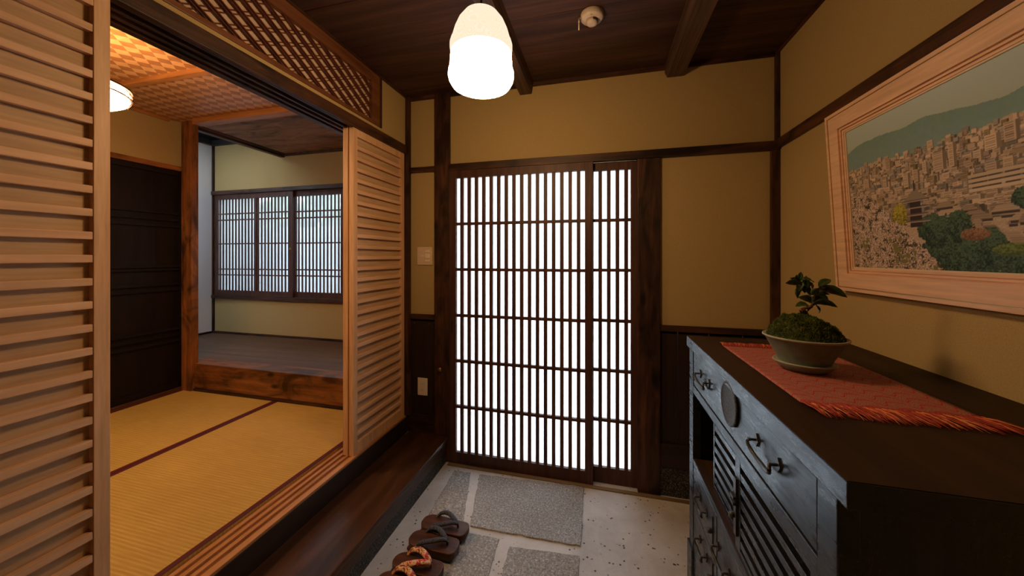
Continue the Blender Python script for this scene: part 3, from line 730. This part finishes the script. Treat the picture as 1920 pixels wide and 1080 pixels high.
geta(-.778, 1.368, -.03, .092, REDC, PKM, 'brown wooden sandal with fat red and yellow strap, beside navy pair', .0130, 'red strapped geta', .235)
geta(-.790, 1.268, -.02, .092, REDC, PKM, 'brown wooden sandal with red strap, cut by the bottom edge', .0130, 'red strapped geta', .235)

# ================================================================== CHEST
CX, CY0, CY1, CT = .367, .665, 1.612, 1.06
ch = thing('tansu_chest', 'tall black lacquered chest with iron handles against the right wall', 'chest', ((CX+.94)/2, (CY0+CY1)/2, 0))
# body shell
mb = MB()
mb.box(CX+.006, .943, CY0, CY0+.028, .02, 1.018)
mb.box(CX+.006, .943, CY1-.028, CY1, .02, 1.018)
mb.box(.93, .943, CY0+.028, CY1-.028, .02, 1.018)
mb.box(CX+.030, .93, CY0+.028, CY1-.028, .545, .560).box(CX+.030, .93, CY0+.028, CY1-.028, .862, .870).box(CX+.03, .93, CY0+.028, CY1-.028, .02, .035)
mb.build('carcass', [lacq('z')], ch)
mb = MB()
mb.box(CX-.001, CX+.03, CY0-.001, CY0+.052, .015, 1.018, .002).box(CX-.001, CX+.03, CY1-.056, CY1+.001, .015, 1.018, .002)
mb.box(CX, CX+.03, CY0+.052, CY1-.056, .845, .876, .002).box(CX, CX+.03, CY0+.052, CY1-.056, .555, .575, .002)
mb.box(CX, CX+.03, CY0+.052, CY1-.056, .015, .06, .002).box(CX, CX+.03, 1.262, 1.286, .06, .555, .002)
mb.box(CX-.008, CX+.04, CY1-.06, CY1+.012, 0, .20, .004).box(CX-.008, CX+.04, CY0-.012, CY0+.06, 0, .20, .004)
mb.build('face_frame', lacq('y'), ch)
tp = MB().box(CX-.006, .943, .632, 1.640, 1.018, CT, .002).build('top_slab', [lacq('y')], ch)
MB().box(CX-.0045, .943, .634, 1.638, CT-.001, CT+.0012).build('top_veneer', topw('y'), tp)
def bail(parent, yc, zc, w=.105, x=CX):
    mb = MB()
    for s in (-1, 1):
        y = yc+s*w/2
        mb.tube([(x+.002, y, zc), (x-.012, y, zc), (x-.021, y, zc)], [.0030, .0030, .0048], 10)
        mb.lathe([(.009, 0), (.008, .003), (.004, .004)], (0, 0, 0), 14) if False else None
    P = catmull([(x-.018, yc-w/2, zc), (x-.020, yc-w/2-.004, zc-.010), (x-.015, yc-w*.40, zc-.024), (x-.012, yc-w*.2, zc-.030), (x-.011, yc, zc-.031), (x-.012, yc+w*.2, zc-.030), (x-.015, yc+w*.40, zc-.024), (x-.020, yc+w/2+.004, zc-.010), (x-.018, yc+w/2, zc)], 5)
    mb.tube(P, [.0034+.0016*math.sin(PI*i/(len(P)-1)) for i in range(len(P))], 10)
    h = mb.build('handle', IRON, parent)
    mb = MB()
    for s in (-1, 1):
        y = yc+s*w/2
        MB().prism([(y-.011, zc), (y, zc-.016), (y+.011, zc), (y, zc+.016)], x-.003, x+.001, axis='x').build('handle_plate', IRON, h)
    return h
# long drawer
dr = MB().box(CX+.001, CX+.028, CY0+.056, CY1-.061, .881, 1.0115, .0022).build('drawer', lacq('y'), ch)
dr['label'] = 'long top drawer with round iron lock plate'
bail(dr, 1.395, .958); bail(dr, .905, .958)
mb = MB().lathe([(.060, 0), (.063, .003), (.063, .007), (.057, .008), (.055, .0065), (.02, .0065)], (0, 0, 0), 48)
bmesh.ops.transform(mb.bm, matrix=Matrix.Translation((CX+.001, 1.137, .972)) @ Matrix.Rotation(-PI/2, 4, 'Y'), verts=mb.bm.verts)
lk = mb.build('lock_plate', speck('engraved_iron', [(.35, (.014, .014, .016)), (.55, (.04, .04, .044)), (.7, (.10, .10, .11))], 150, .6, 1.0, .004, 3, .6), dr)
# lattice doors
def lat_door(y0, y1, x0, st_far, st_near):
    mb = MB().box(x0, x0+.018, y1-st_far, y1, .577, .844, .0015).box(x0, x0+.018, y0, y0+st_near, .577, .844, .0015)
    mb.box(x0, x0+.018, y0+st_near, y1-st_far, .577, .592, .0012).box(x0, x0+.018, y0+st_near, y1-st_far, .832, .844, .0012)
    z = .601
    while z < .83:
        mb.box(x0+.001, x0+.014, y0+st_near, y1-st_far, z, z+.019, .001); z += .0372
    return mb.build('lattice_door', lacq('y'), ch)
ldf = lat_door(CY0+.053, 1.112, CX+.004, .036, .03)
ldb = lat_door(.97, 1.378, CX+.024, .012, .03)
MB().box(CX+.0025, CX+.20, CY0+.053, CY1-.057, .560, .5765).build('door_track', innerw('y'), ch)
mb = MB().box(CX-.002, CX+.004, 1.090, 1.108, .62, .78, .001)
for z in (.728, .712): mb.box(CX-.010, CX-.001, 1.086, 1.112, z-.004, z+.004, .001)
mb.tube([(CX, 1.104, .672), (CX-.014, 1.104, .672)], .007, 12)
mb.build('latch', IRON, ldf)
# lower small drawers (left) and cupboard (right)
for z0, z1 in ((.396, .552), (.236, .392), (.064, .232)):
    d_ = MB().box(CX+.001, CX+.028, 1.290, CY1-.060, z0, z1, .002).build('drawer', lacq('y'), ch)
    zc = z0+(z1-z0)*.50
    bail(d_, 1.412, zc+.012, .085)
    mb = MB().box(CX-.002, CX+.002, 1.300, 1.316, zc-.05, zc+.05, .001).tube([(CX, 1.308, zc-.004), (CX-.016, 1.308, zc-.004)], [.008, .009], 12)
    mb.build('lock_plate', IRON, d_)
for z0, z1 in ((.312, .552), (.064, .308)):
    d_ = MB().box(CX+.001, CX+.028, CY0+.056, 1.258, z0, z1, .002).build('drawer', lacq('y'), ch)
    bail(d_, 1.195, z0+.155, .10); bail(d_, .80, z0+.155, .10)

# ================================================================== TABLE RUNNER
RX0, RX1, RY0, RY1, RZ_ = .450, .776, .945, 1.470, CT+.0015
rn = thing('table_runner', 'red patterned brocade runner with tasselled fringe on the black chest', 'table runner', ((RX0+RX1)/2, (RY0+RY1)/2, RZ_))
def runner_mat():
    m, nt, b, out = newmat('red_brocade'); v = coords(nt, rnd=False)
    sep = nt.nodes.new('ShaderNodeSeparateXYZ'); nt.links.new(v, sep.inputs[0])
    p = .062
    nz = noise_n(nt, v, 9, 2)
    X = math_n(nt, 'ADD', sep.outputs[0], math_n(nt, 'MULTIPLY', nz, .006))
    wv = math_n(nt, 'MULTIPLY', math_n(nt, 'SINE', math_n(nt, 'MULTIPLY', X, 2*PI/p)), .013)
    wv2 = math_n(nt, 'MULTIPLY', math_n(nt, 'ABSOLUTE', math_n(nt, 'SINE', math_n(nt, 'MULTIPLY', X, 2*PI/p))), .010)
    row = math_n(nt, 'ADD', math_n(nt, 'ADD', sep.outputs[1], wv), wv2)
    s1 = math_n(nt, 'ABSOLUTE', math_n(nt, 'SINE', math_n(nt, 'MULTIPLY', row, PI/.036)))
    line = ramp(nt, s1, [(.16, (1, 1, 1)), (.36, (0, 0, 0))])
    s2 = math_n(nt, 'ABSOLUTE', math_n(nt, 'SINE', math_n(nt, 'MULTIPLY', row, PI/.0090)))
    fine = ramp(nt, s2, [(.25, (1, 1, 1)), (.55, (0, 0, 0))])
    n = noise_n(nt, v, 420, 3, .7); n2 = noise_n(nt, v, 900, 2)
    base = ramp(nt, n, [(.34, (.16, .04, .03)), (.48, (.42, .14, .10)), (.56, (.52, .26, .17)), (.68, (.62, .42, .30))])
    c = mix(nt, math_n(nt, 'MULTIPLY', fine, .6), base, (.40, .045, .035))
    c = mix(nt, math_n(nt, 'MULTIPLY', line, .9), c, (.50, .008, .010))
    c = mix(nt, 1, c, (.92, .86, .92), 'MULTIPLY')
    nt.links.new(c, b.inputs['Base Color']); b.inputs['Roughness'].default_value = .7
    bump(nt, b, n, .3, .001)
    return m
mb = MB(); NX, NY = 26, 40
g = [[mb.bm.verts.new((RX0+(RX1-RX0)*i/NX, RY0+(RY1-RY0)*j/NY, RZ_+.0015+.0006*noise.noise(Vector((i*.3, j*.3, 0))))) for j in range(NY+1)] for i in range(NX+1)]
for i in range(NX):
    for j in range(NY): mb.bm.faces.new((g[i][j], g[i+1][j], g[i+1][j+1], g[i][j+1])).smooth = True
rc = mb.build('cloth', runner_mat(), rn)
so = rc.modifiers.new('s', 'SOLIDIFY'); so.thickness = .0016; so.offset = 0
def fringe(ybase, sgn, seed):
    rnd = random.Random(seed); mb = MB(); n = 230
    for i in range(n):
        x = RX0+.001+(RX1-RX0-.002)*i/(n-1); L = rnd.uniform(.055, .080) * (1 if sgn < 0 else .75)
        dx = rnd.gauss(.010, .008) + (.05*max(0, (i/n-.75)*4)*.5 if sgn < 0 else -.006)
        P = []
        knot = RZ_+.004+rnd.uniform(0, .0025)
        for k in range(6):
            u = k/5; P.append((x+dx*u*u+rnd.gauss(0, .0010), ybase+sgn*L*u, (knot if 0 < k < 5 else RZ_+.002) + (rnd.uniform(0, .003) if k in (2, 3) else 0)))
        mb.tube(P, [.0009, .0014, .0011, .0009, .0008, .0005], 4, mat=rnd.choice((0, 0, 0, 1, 1, 2)))
    # braided header
    m_ = int((RX1-RX0)/.009)
    for i in range(m_):
        x = RX0+.005+i*(RX1-RX0-.01)/(m_-1)
        mb.tube([(x-.0045, ybase, RZ_+.003), (x, ybase+sgn*.006, RZ_+.0055), (x+.0035, ybase+sgn*.013, RZ_+.003)], [.0014, .0026, .0014], 6, mat=0)
        mb.tube([(x+.0045, ybase, RZ_+.003), (x, ybase+sgn*.006, RZ_+.0050), (x-.0035, ybase+sgn*.013, RZ_+.003)], [.0012, .0022, .0012], 6, mat=1)
    o = mb.build('fringe', [plain('fringe_red', (.33, .03, .016), .6), plain('fringe_crimson', (.52, .07, .025), .55), plain('fringe_orange', (.75, .27, .08), .5)], rn)
    o['kind'] = 'stuff'
fringe(RY0, -1, 5); fringe(RY1, 1, 6)

# ================================================================== BONSAI
BX, BY = .588, 1.216
TBY = 1.232
ZS = RZ_+.0035
sc_ = thing('plant_saucer', 'oval grey green glazed saucer under the bonsai pot', 'saucer', (BX, BY, ZS))
ROT = math.radians(-6)
def oval(prof, name, mat, parent, sx=.87, sy=.80, c=(BX, BY, 0)):
    return MB().lathe(prof, c, 64, sx, sy, rot=ROT).build(name, mat, parent)
oval([(.045, ZS), (.062, ZS+.001), (.074, ZS+.009), (.0875, ZS+.023), (.0865, ZS+.0255), (.079, ZS+.024), (.071, ZS+.010), (.058, ZS+.006), (.01, ZS+.006)], 'dish', CELADON, sc_)
oval([(.0878, ZS+.0225), (.0883, ZS+.0245), (.0865, ZS+.0264), (.083, ZS+.0245)], 'rim', RIMCLAY, sc_)
ZP = ZS+.0075
bo = thing('bonsai_tree', 'small leafy bonsai in moss in a flared grey green oval pot', 'bonsai', (BX, BY, ZP))
pt = oval([(.050, ZP), (.062, ZP+.001), (.067, ZP+.006), (.079, ZP+.032), (.096, ZP+.060), (.110, ZP+.084), (.1165, ZP+.089), (.1165, ZP+.092), (.109, ZP+.090), (.098, ZP+.080), (.02, ZP+.075)], 'pot', CELADON, bo)
oval([(.1135, ZP+.0862), (.1178, ZP+.089), (.1178, ZP+.0925), (.1135, ZP+.0935), (.109, ZP+.0905)], 'pot_rim', RIMCLAY, pt)
# moss mound
mb = MB(); ZM = ZP+.082; n1, n2 = 60, 26
def mossp(r, a):
    x, y = r*.108*.87*math.cos(a), r*.108*.80*math.sin(a)
    h = .067*(max(0, 1-r**2.4))**.75 + .018*noise.noise(Vector((x*34, y*34, 3)))*(1-r*.6) + .008*noise.noise(Vector((x*95, y*95, 8)))
    h += -.012*math.cos(a-.1)*r*(1-r)*2
    return Vector((BX+x*math.cos(ROT)-y*math.sin(ROT), BY+x*math.sin(ROT)+y*math.cos(ROT), ZM+h+.002))
rings = [[mb.bm.verts.new(mossp(j/n2, 2*PI*i/n1)) for i in range(n1)] for j in range(1, n2+1)]
cv = mb.bm.verts.new(mossp(0, 0))
for i in range(n1):
    mb.bm.faces.new((cv, rings[0][i], rings[0][(i+1) % n1])).smooth = True
    for j in range(n2-1): mb.bm.faces.new((rings[j][i], rings[j+1][i], rings[j+1][(i+1) % n1], rings[j][(i+1) % n1])).smooth = True
ms = mb.build('moss_mound', MOSS, bo); ms['kind'] = 'stuff'
mb = MB(); rnd = random.Random(3)
for k in range(5200):
    r = math.sqrt(rnd.random())*.98; a = rnd.uniform(0, 2*PI); p = mossp(r, a)
    s = rnd.uniform(.0008, .0015); d = Vector((rnd.gauss(0, .4), rnd.gauss(0, .4), 1)).normalized()*rnd.uniform(.002, .005)
    d += (p-Vector((BX, BY, ZM-.02))).normalized()*.0015
    q = rnd.uniform(0, 2*PI)
    vs = [mb.bm.verts.new(p + Vector((s*math.cos(q+2.1*i), s*math.sin(q+2.1*i), 0))) for i in range(3)]
    tip = mb.bm.verts.new(p+d)
    for i in range(3): mb.bm.faces.new((vs[i], vs[(i+1) % 3], tip))
o = mb.build('moss_tufts', MOSS2, ms); o['kind'] = 'stuff'
MB().lathe([(.002, .008), (.008, .006), (.011, 0), (.008, -.005), (.002, -.006)], onY(1505, 617, 1.165)+Vector((0, -.002, 0)), 14, 1.1, .7).build('root_knob', BARK, bo)
def lp(u, v_, Y): return onY(1420+u/4.911, 500+v_/4.911, Y)
top0 = mossp(.28, PI)
tr = MB()
T0 = lp(440, 452, TBY); T0.z -= .006
trunk = catmull([T0, lp(425, 425, TBY), lp(400, 402, TBY-.004), lp(430, 385, TBY), lp(480, 372, TBY), lp(520, 330, TBY), lp(530, 275, TBY), lp(515, 230, TBY+.004), lp(450, 190, TBY), lp(400, 150, TBY), lp(385, 105, TBY)], 5)
tr.tube(trunk, [max(.0014, .0075-.0072*(i/len(trunk))**.6) for i in range(len(trunk))], 9)
tr.tube(catmull([lp(440, 452, TBY), lp(455, 430, TBY-.003), lp(430, 400, TBY-.005), lp(405, 410, TBY-.006)], 4), .0038, 8)
for a_, b_ in (((520, 330), (600, 345)), ((530, 275), (620, 220)), ((600, 240), (690, 215)), ((560, 240), (590, 170)), ((480, 372), (410, 355)), ((480, 300), (440, 280)), ((540, 350), (565, 395)), ((450, 190), (385, 235)), ((450, 190), (330, 150)), ((515, 230), (490, 150)), ((580, 200), (640, 130))):
    A, B = lp(*a_, TBY), lp(*b_, TBY+random.uniform(-.012, .012))
    tr.tube([A, A.lerp(B, .5)+Vector((0, 0, .002)), B], [.0018, .0013, .0009], 6)
tr.build('trunk', BARK, bo)
lm = speck('leaf_green', [(.3, (.022, .055, .012)), (.7, (.06, .115, .028))], 60, .42, .2, .001, 3, .5)
def leaf(c, d, L, W, roll):
    mb = MB(); d = Vector(d).normalized(); up = Vector((0, 0, 1))
    s = d.cross(up); s = s.normalized() if s.length > .1 else Vector((1, 0, 0)); nrm = s.cross(d)
    s2 = s*math.cos(roll)+nrm*math.sin(roll); n2_ = s2.cross(d)
    rows = []
    N = 7
    for i in range(N+1):
        u = i/N; w_ = W*math.sin(PI*u**.8)**.75 if 0 < i < N else .0004
        ctr = c + d*(u-.5)*L - n2_*(.25*L*(u-.45)**2)*1.3
        rows.append([mb.bm.verts.new(ctr + s2*w_*.5*k + n2_*abs(k)*w_*.22*(1) + n2_*(.0006 if i % 2 else -.0006)*abs(k)) for k in (-1, -.5, 0, .5, 1)])
    for a, b_ in zip(rows, rows[1:]):
        for k in range(4): mb.bm.faces.new((a[k], a[k+1], b_[k+1], b_[k])).smooth = True
    o = mb.build('leaf', lm, bo)
    so = o.modifiers.new('s', 'SOLIDIFY'); so.thickness = .0005
LV = [(325, 150, -1, .1, 80), (395, 82, .2, 1, 48), (372, 108, -.6, .8, 62), (402, 138, .8, -.3, 72), (472, 122, 1, -.25, 84), (500, 175, .6, -.6, 62), (395, 182, -.3, -1, 72), (385, 235, -.45, -1, 84), (430, 195, .1, -1, 66), (462, 215, .4, -1, 72),
      (622, 143, 1, .5, 96), (595, 196, .9, .2, 50), (692, 228, 1, -.35, 146), (572, 250, .7, .1, 96), (605, 285, .8, -.5, 96), (580, 318, .9, .25, 100), (445, 292, -1, .2, 86), (495, 305, .5, -.7, 80), (412, 352, -1, -.1, 84), (545, 345, -.7, -.3, 86),
      (620, 345, 1, -.1, 120), (563, 393, .2, -1, 50), (484, 388, -.6, -.8, 46), (350, 120, -.8, .4, 70), (535, 225, .4, .8, 60), (455, 155, .2, -.6, 80), (550, 290, -.4, -.5, 84), (430, 110, .6, .7, 60)]
rnd = random.Random(11)
for u, v_, dx, dz, L in LV:
    c = lp(u, v_, TBY + rnd.uniform(-.022, .022))
    L_ = L/4.911/FPX*1.35*1.15
    leaf(c, (dx, rnd.uniform(-.5, .5), dz), L_, L_*rnd.uniform(.48, .62), rnd.uniform(.5, 1.4)*rnd.choice((-1, 1)))

# ================================================================== PICTURE
PH, PW = .685, .96
FWB, FWT, FWS = .082, .092, .100
YP1 = 1.655                                     # far edge
pic = thing('framed_picture', 'pale wood framed city view picture hanging on the right wall', 'picture', (.921, YP1-PW/2, 1.272), rot=(0, -math.atan(.040/PH), 0))
# local frame: x depth (front = -x), y along wall (far = +), z up from bottom
def pm(a): return wood('picture_frame_wood', [(.74, .47, .30), (.80, .52, .34), (.85, .57, .39)], a, .42, 14, .04, contrast=(.2, .5, .8))
def ringbox(mb, o0, o1, x0, x1, bev=.0015):
    # o0 outer inset, o1 inner inset ; mitred ring as four prisms in YZ
    Y0, Y1, Z0, Z1 = -PW/2, PW/2, 0, PH
    A = [(Y0+o0, Z0+o0), (Y1-o0, Z0+o0), (Y1-o0, Z1-o0), (Y0+o0, Z1-o0)]
    B = [(Y0+o1, Z0+o1), (Y1-o1, Z0+o1), (Y1-o1, Z1-o1), (Y0+o1, Z1-o1)]
    for i in range(4):
        j = (i+1) % 4; mb.prism([A[i], A[j], B[j], B[i]], x0, x1, axis='x')
mb = MB(); ringbox(mb, 0, .012, -.012, .020); ringbox(mb, .012, .0145, -.006, .015)
ringbox(mb, .0145, .066, -.010, .015); ringbox(mb, .066, .070, -.002, .015); ringbox(mb, .070, .076, -.006, .015); ringbox(mb, .076, .079, .001, .015); ringbox(mb, .079, .086, -.003, .015)
mb.build('frame', pm('y'), pic, world=False)
mb = MB(); ringbox(mb, .0118, .0142, -.0115, .012); mb.build('gilt_line', GILT, pic, world=False)
mb = MB(); ringbox(mb, .086, .091, -.000, .012); mb.build('inner_lip', plain('cream_lip', (.72, .55, .38), .5), pic, world=False)
MB().box(.012, .018, -PW/2+.02, PW/2-.02, .02, PH-.02).build('back_board', plain('backboard', (.25, .16, .09), .8), pic, world=False)
# the printed picture as coloured mesh
GW, GH = 390, 255
img = np.zeros((GH, GW, 3)); rs = np.random.RandomState(4)
ss = (np.arange(GW)/(GW-1))[None, :].repeat(GH, 0); tt = (np.arange(GH)/(GH-1))[:, None].repeat(GW, 1)
def lay(mask, col):
    for k in range(3): img[..., k][mask] = np.broadcast_to(col[k], img[..., k].shape)[mask] if not np.isscalar(col[k]) else col[k]
def sn(scale, seed):
    out = np.zeros((GH, GW))
    for j in range(GH):
        for i in range(GW): out[j, i] = noise.noise(Vector((i*scale, j*scale, seed)))
    return out
N1 = sn(.035, 1.3); N2 = sn(.15, 5.7); N3 = sn(.45, 9.1)
k = (tt-.85)/.15
sky = np.stack([.33+.03*k, .40+.05*k, .37+.08*k], -1); img[:] = sky
ridge = .845+.030*np.sin(ss*7.5-.3)+.012*np.sin(ss*17)+N1*.008 + np.where(ss > .4, .02*(ss-.4), 0)
mt = tt < ridge
fade = np.clip((ridge-tt)/.17, 0, 1)
lay(mt, (.15+.02*fade+N2*.012, .245+.01*fade+N2*.015, .23+.02*fade+N1*.02))
city = tt < .695+.02*np.sin(ss*11)+.006*N2
lay(city, (.40+.10*N3, .31+.09*N3, .23+.08*N3))
def rect(s0, s1, t0, t1, col):
    i0, i1 = int(s0*GW), max(int(s0*GW)+1, int(s1*GW)); j0, j1 = int(t0*GH), max(int(t0*GH)+1, int(t1*GH))
    i0, j0 = max(i0, 0), max(j0, 0)
    if i1 <= 0 or j1 <= 0 or i0 >= GW or j0 >= GH: return
    img[j0:j1, i0:i1] = col
# distant to near buildings
for step in range(1500):
    t0 = .70 - .42*(step/1500)**1.0 + rs.uniform(-.012, .012); s0 = rs.uniform(-.02, 1)
    dep = (.70-t0)/.42; w_ = rs.uniform(.008, .020)*(1+1.6*dep); h_ = rs.uniform(.008, .024)*(1+1.1*dep)
    if rs.rand() < .05*(1-dep*.5): h_ *= 2.4
    br = rs.uniform(.55, 1.15); base = np.array([.47, .36, .27]) if rs.rand() < .75 else (np.array([.30, .27, .25]) if rs.rand() < .6 else np.array([.26, .20, .12]))
    col = base*br
    rect(s0, s0+w_, t0-h_*.3, t0+h_, col)
    rect(s0+w_, s0+w_*1.35, t0-h_*.3, t0+h_*.93, col*.38)
    if h_ > .024:
        q = t0+h_*.1
        while q < t0+h_*.9: rect(s0+w_*.12, s0+w_*.88, q, q+.004, col*.5); q += .010
    rect(s0, s0+w_, t0-h_*.3-.004, t0-h_*.3, np.array([.07, .055, .05]))
    if rs.rand() < .3: rect(s0-.01, s0+w_*.7, t0-h_*.35, t0-h_*.22, np.array([.09, .12, .08])*rs.uniform(.6, 1.3))
# tall blocks
for s0, w_, t0, h_ in ((.30, .022, .50, .085), (.345, .020, .52, .07), (.43, .035, .55, .105), (.485, .020, .555, .125), (.60, .034, .585, .07), (.655, .030, .60, .09), (.20, .02, .53, .05), (.74, .04, .58, .11), (.85, .04, .56, .12), (.385, .016, .56, .06)):
    c_ = np.array([.52, .40, .30])*rs.uniform(.8, 1.1); rect(s0, s0+w_, t0, t0+h_, c_); rect(s0+w_, s0+w_*1.4, t0, t0+h_*.97, c_*.35)
    q = t0+.006
    while q < t0+h_-.004: rect(s0+.003, s0+w_-.003, q, q+.0045, c_*.40); q += .0105
# wide white hall
for q in range(4): rect(.545, .80, .40+q*.024, .418+q*.024, np.array([.50, .40, .30])*(1-.05*q)); 
for q in range(3):
    for r_ in range(5): rect(.555+r_*.048, .592+r_*.048, .418+q*.024, .424+q*.024, np.array([.06, .05, .05]))
# low tiled roofs
for step in range(150):
    t0 = .33-.30*step/150+rs.uniform(-.02, .02); s0 = rs.uniform(.42, 1.0); w_ = rs.uniform(.03, .085); h_ = rs.uniform(.018, .04)
    c_ = np.array([.36, .28, .21])*rs.uniform(.5, 1.15)
    for q in range(int(h_*GH)):
        f_ = q/(h_*GH); rect(s0+w_*.28*f_, s0+w_-w_*.28*f_, t0+q/GH, t0+(q+1)/GH, c_*(1-.18*(q % 3 == 0)))
    rect(s0+.004, s0+w_-.004, t0-.012, t0, np.array([.05, .04, .04]))
def blob(cs, ct, rs_, rt, c0, c1, gy=1.0, rough=.35, thr=0.0):
    d = ((ss-cs)/rs_)**2+((tt-ct)/rt)**2 + rough*N2 + rough*.6*N3
    m_ = d < 1
    f_ = np.clip(.5+N3*1.1+N2*.5+(tt-ct)/rt*.35, 0, 1)
    lay(m_, tuple(c0[k]*(1-f_)+c1[k]*f_ for k in range(3)))
for a in ((.47, .10, .10, .20), (.42, .22, .05, .10), (.55, .05, .08, .12), (.50, .24, .045, .085), (.60, .13, .05, .09), (.38, .24, .035, .07), (.65, .06, .05, .08), (.70, .34, .04, .05), (.76, .24, .03, .05), (.78, .08, .06, .07), (.92, .18, .05, .09), (.90, .03, .08, .06)):
    blob(*a, (.010, .022, .014), (.07, .125, .075))
blob(.72, .18, .035, .035, (.14, .05, .04), (.33, .15, .12)); blob(.55, .19, .05, .03, (.13, .06, .035), (.28, .16, .09))
blob(.66, .11, .06, .03, (.05, .08, .02), (.16, .22, .05))
# pagoda
for q, (w_, t0) in enumerate(((.060, .285), (.060, .325), (.058, .365), (.054, .405))):
    rect(.345-w_*.42, .345+w_*.42, t0-.03, t0, np.array([.035, .022, .020]))
    for r_ in range(4): rect(.345-w_+r_*.004, .345+w_-r_*.004, t0+r_*.004, t0+(r_+1)*.004, np.array([.40, .33, .27]) if r_ == 0 else np.array([.12, .10, .09]))
for r_ in range(14): rect(.345-.050*(1-r_/14)**1.2, .345+.050*(1-r_/14)**1.2, .419+r_*.0045, .419+(r_+1)*.0045, np.array([.22, .185, .15]))
rect(.3435, .3475, .47, .53, np.array([.03, .03, .03]))
blob(.27, .33, .035, .075, (.10, .10, .01), (.42, .36, .05))
# cherry blossom
edge = .55*(1-(ss/.45)**1.4)+.05*N1+.03*N2
bl = (tt < edge) & (ss < .46)
f_ = np.clip(.55+N3*1.3+N2*.5, 0, 1)
f2 = rs.rand(GH, GW); f_ = np.clip(f_*.75+f2*.45-.1, 0, 1)
lay(bl, (.10+.52*f_, .07+.42*f_, .06+.36*f_))
dk = bl & ((N2+N3*.6) < -.32); lay(dk, (.05, .05, .03))
dk = bl & (rs.rand(GH, GW) < .10); lay(dk, (.06, .035, .03))
gd_ = bl & (N1+N2*.4 > .42) & (tt < .35); lay(gd_, (.16, .15, .05))
img = np.clip(img*1.25, 0, 1)
vy = np.linspace(PW/2-.089, -PW/2+.089, GW); vz = np.linspace(.089, PH-.089, GH)
verts = [(.004, vy[i], vz[j]) for j in range(GH) for i in range(GW)]
faces = [(j*GW+i, j*GW+i+1, (j+1)*GW+i+1, (j+1)*GW+i) for j in range(GH-1) for i in range(GW-1)]
me = D.meshes.new('picture_print'); me.from_pydata(verts, [], faces)
ca = me.color_attributes.new('Col', 'FLOAT_COLOR', 'POINT')
ca.data.foreach_set('color', np.concatenate([img.reshape(-1, 3), np.ones((GH*GW, 1))], 1).astype(np.float32).ravel())
m, nt, b, out = newmat('printed_picture')
at = nt.nodes.new('ShaderNodeAttribute'); at.attribute_name = 'Col'; nt.links.new(at.outputs['Color'], b.inputs['Base Color'])
b.inputs['Roughness'].default_value = .5; b.inputs['Specular IOR Level'].default_value = .25
me.materials.append(m)
o = D.objects.new('picture_print', me); COL.objects.link(o); o.parent = pic

# ================================================================== LIGHT, WORLD, CAMERA
w_ = D.worlds.new('World'); scene.world = w_; w_.use_nodes = True
bg = w_.node_tree.nodes['Background']
bg.inputs[0].default_value = (.80, .91, 1.0, 1); bg.inputs[1].default_value = 5.2
cam = D.cameras.new('camera'); co = D.objects.new('camera', cam); COL.objects.link(co)
co.location = (0, 0, CAM_H); co.rotation_euler = (PI/2, 0, YAW)
cam.sensor_fit = 'HORIZONTAL'; cam.sensor_width = 36; cam.lens = 36*FPX/1920
cam.shift_y = -(540-482)/1920.0
cam.clip_start = .02; cam.clip_end = 60
scene.camera = co
scene.view_settings.view_transform = 'Standard'; scene.view_settings.look = 'None'
scene.view_settings.exposure = 0; scene.view_settings.gamma = 1; scene.view_settings.use_curve_mapping = False
scene.cycles.use_denoising = True
scene.cycles.max_bounces = 8; scene.cycles.diffuse_bounces = 5; scene.cycles.glossy_bounces = 4; scene.cycles.transmission_bounces = 4
scene.cycles.caustics_reflective = False; scene.cycles.caustics_refractive = False
